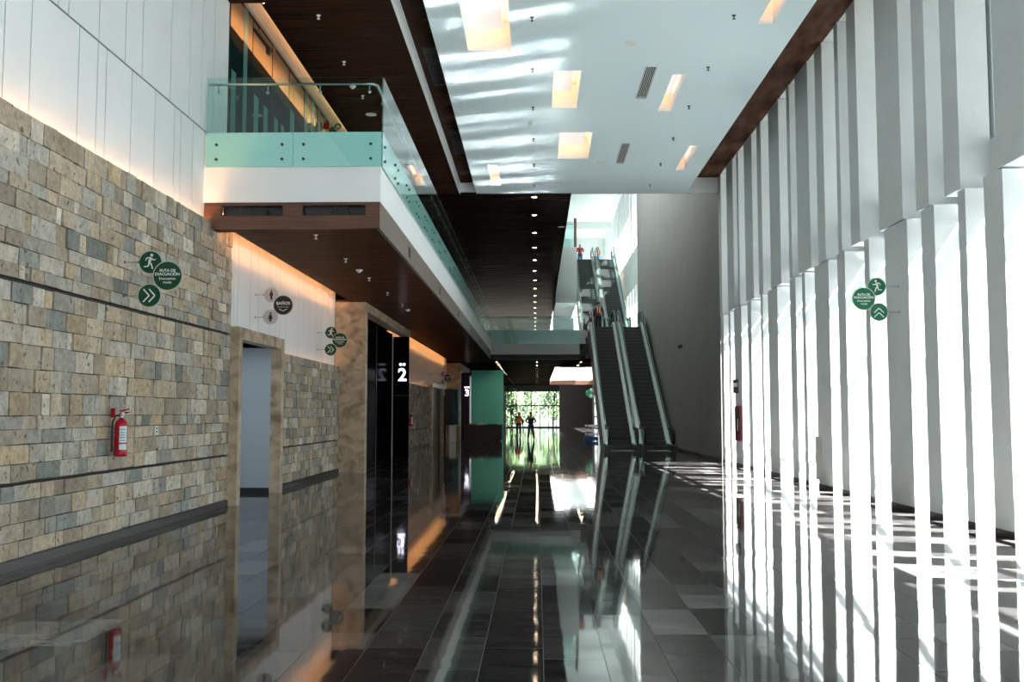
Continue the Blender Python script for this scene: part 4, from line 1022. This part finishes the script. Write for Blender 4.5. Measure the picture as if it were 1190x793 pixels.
    if vest:
        vv = sub(['sp', 'pel', 'ch', 'ls', 'rs'], M['c_' + vest], 'vest', gap + .016, 0)
        if stripes:
            m = MB()
            for sx in (-.07, .07): m.box(sx - .02, sx + .02, .13, .145, 1.08, 1.42); m.box(sx - .02, sx + .02, -.145, -.13, 1.08, 1.42)
            m.build('stripes', M['c_' + stripes], vv)
    if helmet:
        m = MB(); m.sphere((0, 0, 1.67), .105, .125, .11, 16, 7, 0, 0, .5); m.cyl((0, -.01, 1.665), .12, .012, n=18); m.build('helmet', M['c_' + helmet], t)
    elif hair:
        m = MB(); m.sphere((0, .015, 1.665), .09, .1, .095, 14, 8, 0, 0, .62); m.build('hair', M['c_hair'], t)
    return t
person('person seen from behind in navy vest and blue jeans before the garden window', (-.38, 61.5, 0), math.pi, 1.70, 'blueshirt', 'jeans', 'navy', 'helmetr', le=(-.32, .05, 1.16), lh=(-.16, -.16, 1.05), re=(.32, .05, 1.16), rh=(.16, -.16, 1.05), feet=((-.2, .05), (.16, -.03)))
person('person in orange vest and red helmet beside the window tree, farther left', (-1.3, 71.5, 0), .3, 1.68, 'black', 'black', 'orange', 'helmetr')
person('person in a red vest with pale stripes at the top of the lower left escalator', (3.62, 58.2, 6.42), math.pi, 1.72, 'black', 'black', 'redvest', None, True, stripes='pale')
person('person in red shirt and blue jeans at the top of the upper left escalator', (3.3, 75.3, 12.8), 0, 1.72, 'redshirt', 'jeans', None, 'helmetw', lh=(-.1, -.26, 1.1), rh=(.1, -.26, 1.1), le=(-.29, -.02, 1.14), re=(.29, -.02, 1.14))
person('person in orange vest and white helmet at the top of the upper right escalator', (4.75, 76.2, 12.8), math.pi - .4, 1.7, 'whiteshirt', 'lightjeans', 'orange', 'helmetw', stripes='pale', feet=((-.17, .05), (.15, -.05)))

# ------------------------------------------------------------------ trees beyond the garden window
def tree(label, loc, h, cr, n, mat, seed, trunk_r=.12, name='tree'):
    r = random.Random(seed); t = thing(name, label, 'tree', loc, 'trees outside the garden window')
    m = MB(); pts = [(0, 0, 0)]; 
    for k in range(1, 5): pts.append((r.uniform(-.15, .15) * k / 2, r.uniform(-.1, .1) * k / 2, h * .72 * k / 4))
    m.tube(pts, trunk_r, 8)
    for k in range(7):
        a = r.uniform(0, 6.28); z0 = r.uniform(.3, .7) * h; m.tube([(pts[2][0], pts[2][1], z0), (math.cos(a) * cr * .4, math.sin(a) * cr * .4, z0 + h * .12), (math.cos(a) * cr * .75, math.sin(a) * cr * .75, z0 + h * .22)], trunk_r * .3, 6)
    m.build('trunk', M['bark'], t)
    m = MB(); cl = [(max(-.75, min(.75, r.gauss(0, .4))) * cr, max(-.75, min(.75, r.gauss(0, .4))) * cr, h * r.uniform(.12, 1.0)) for _ in range(34)]
    for k in range(n):
        c = r.choice(cl); p = Vector((c[0] + max(-.3, min(.3, r.gauss(0, .15))) * cr, c[1] + max(-.3, min(.3, r.gauss(0, .15))) * cr, max(.2, c[2] + r.gauss(0, h * .07))))
        u = Vector((r.uniform(-1, 1), r.uniform(-1, 1), r.uniform(-1, 1))).normalized(); v = u.orthogonal().normalized(); s = r.uniform(.10, .28) * (1 if n > 400 else 1.3)
        m.face([p, p + u * s * .5 + v * s * .32, p + u * s, p + u * s * .5 - v * s * .32])
    m.build('foliage', mat, t)
    return t
tree('slender dark leafed tree with bare trunk at the left of the garden window', (-2.75, 110.3, 0), 4.2, .9, 260, M['leafd'], 2, .06)
spots = [(-9, 122, 6, 2.0, 'leaf'), (-7.5, 140, 9, 3.2, 'leafd'), (-3.4, 118, 6, 1.7, 'leaf'), (-.8, 125, 7, 1.9, 'leaf'), (1.9, 118, 6, 1.6, 'leaf'), (2.2, 137, 10, 3.4, 'leafd'), (5.0, 124, 7, 2.0, 'leaf'), (-3, 150, 11, 4, 'leaf'), (9, 150, 11, 4, 'leaf')]
for i, (x, y, h, cr, mm) in enumerate(spots):
    tree('green tree outside the garden window, %s of the outdoor trees from the left' % ORD[i], (x, y, 0), h, cr, 5000 if mm == 'leaf' else 7000, M[mm], 30 + i)
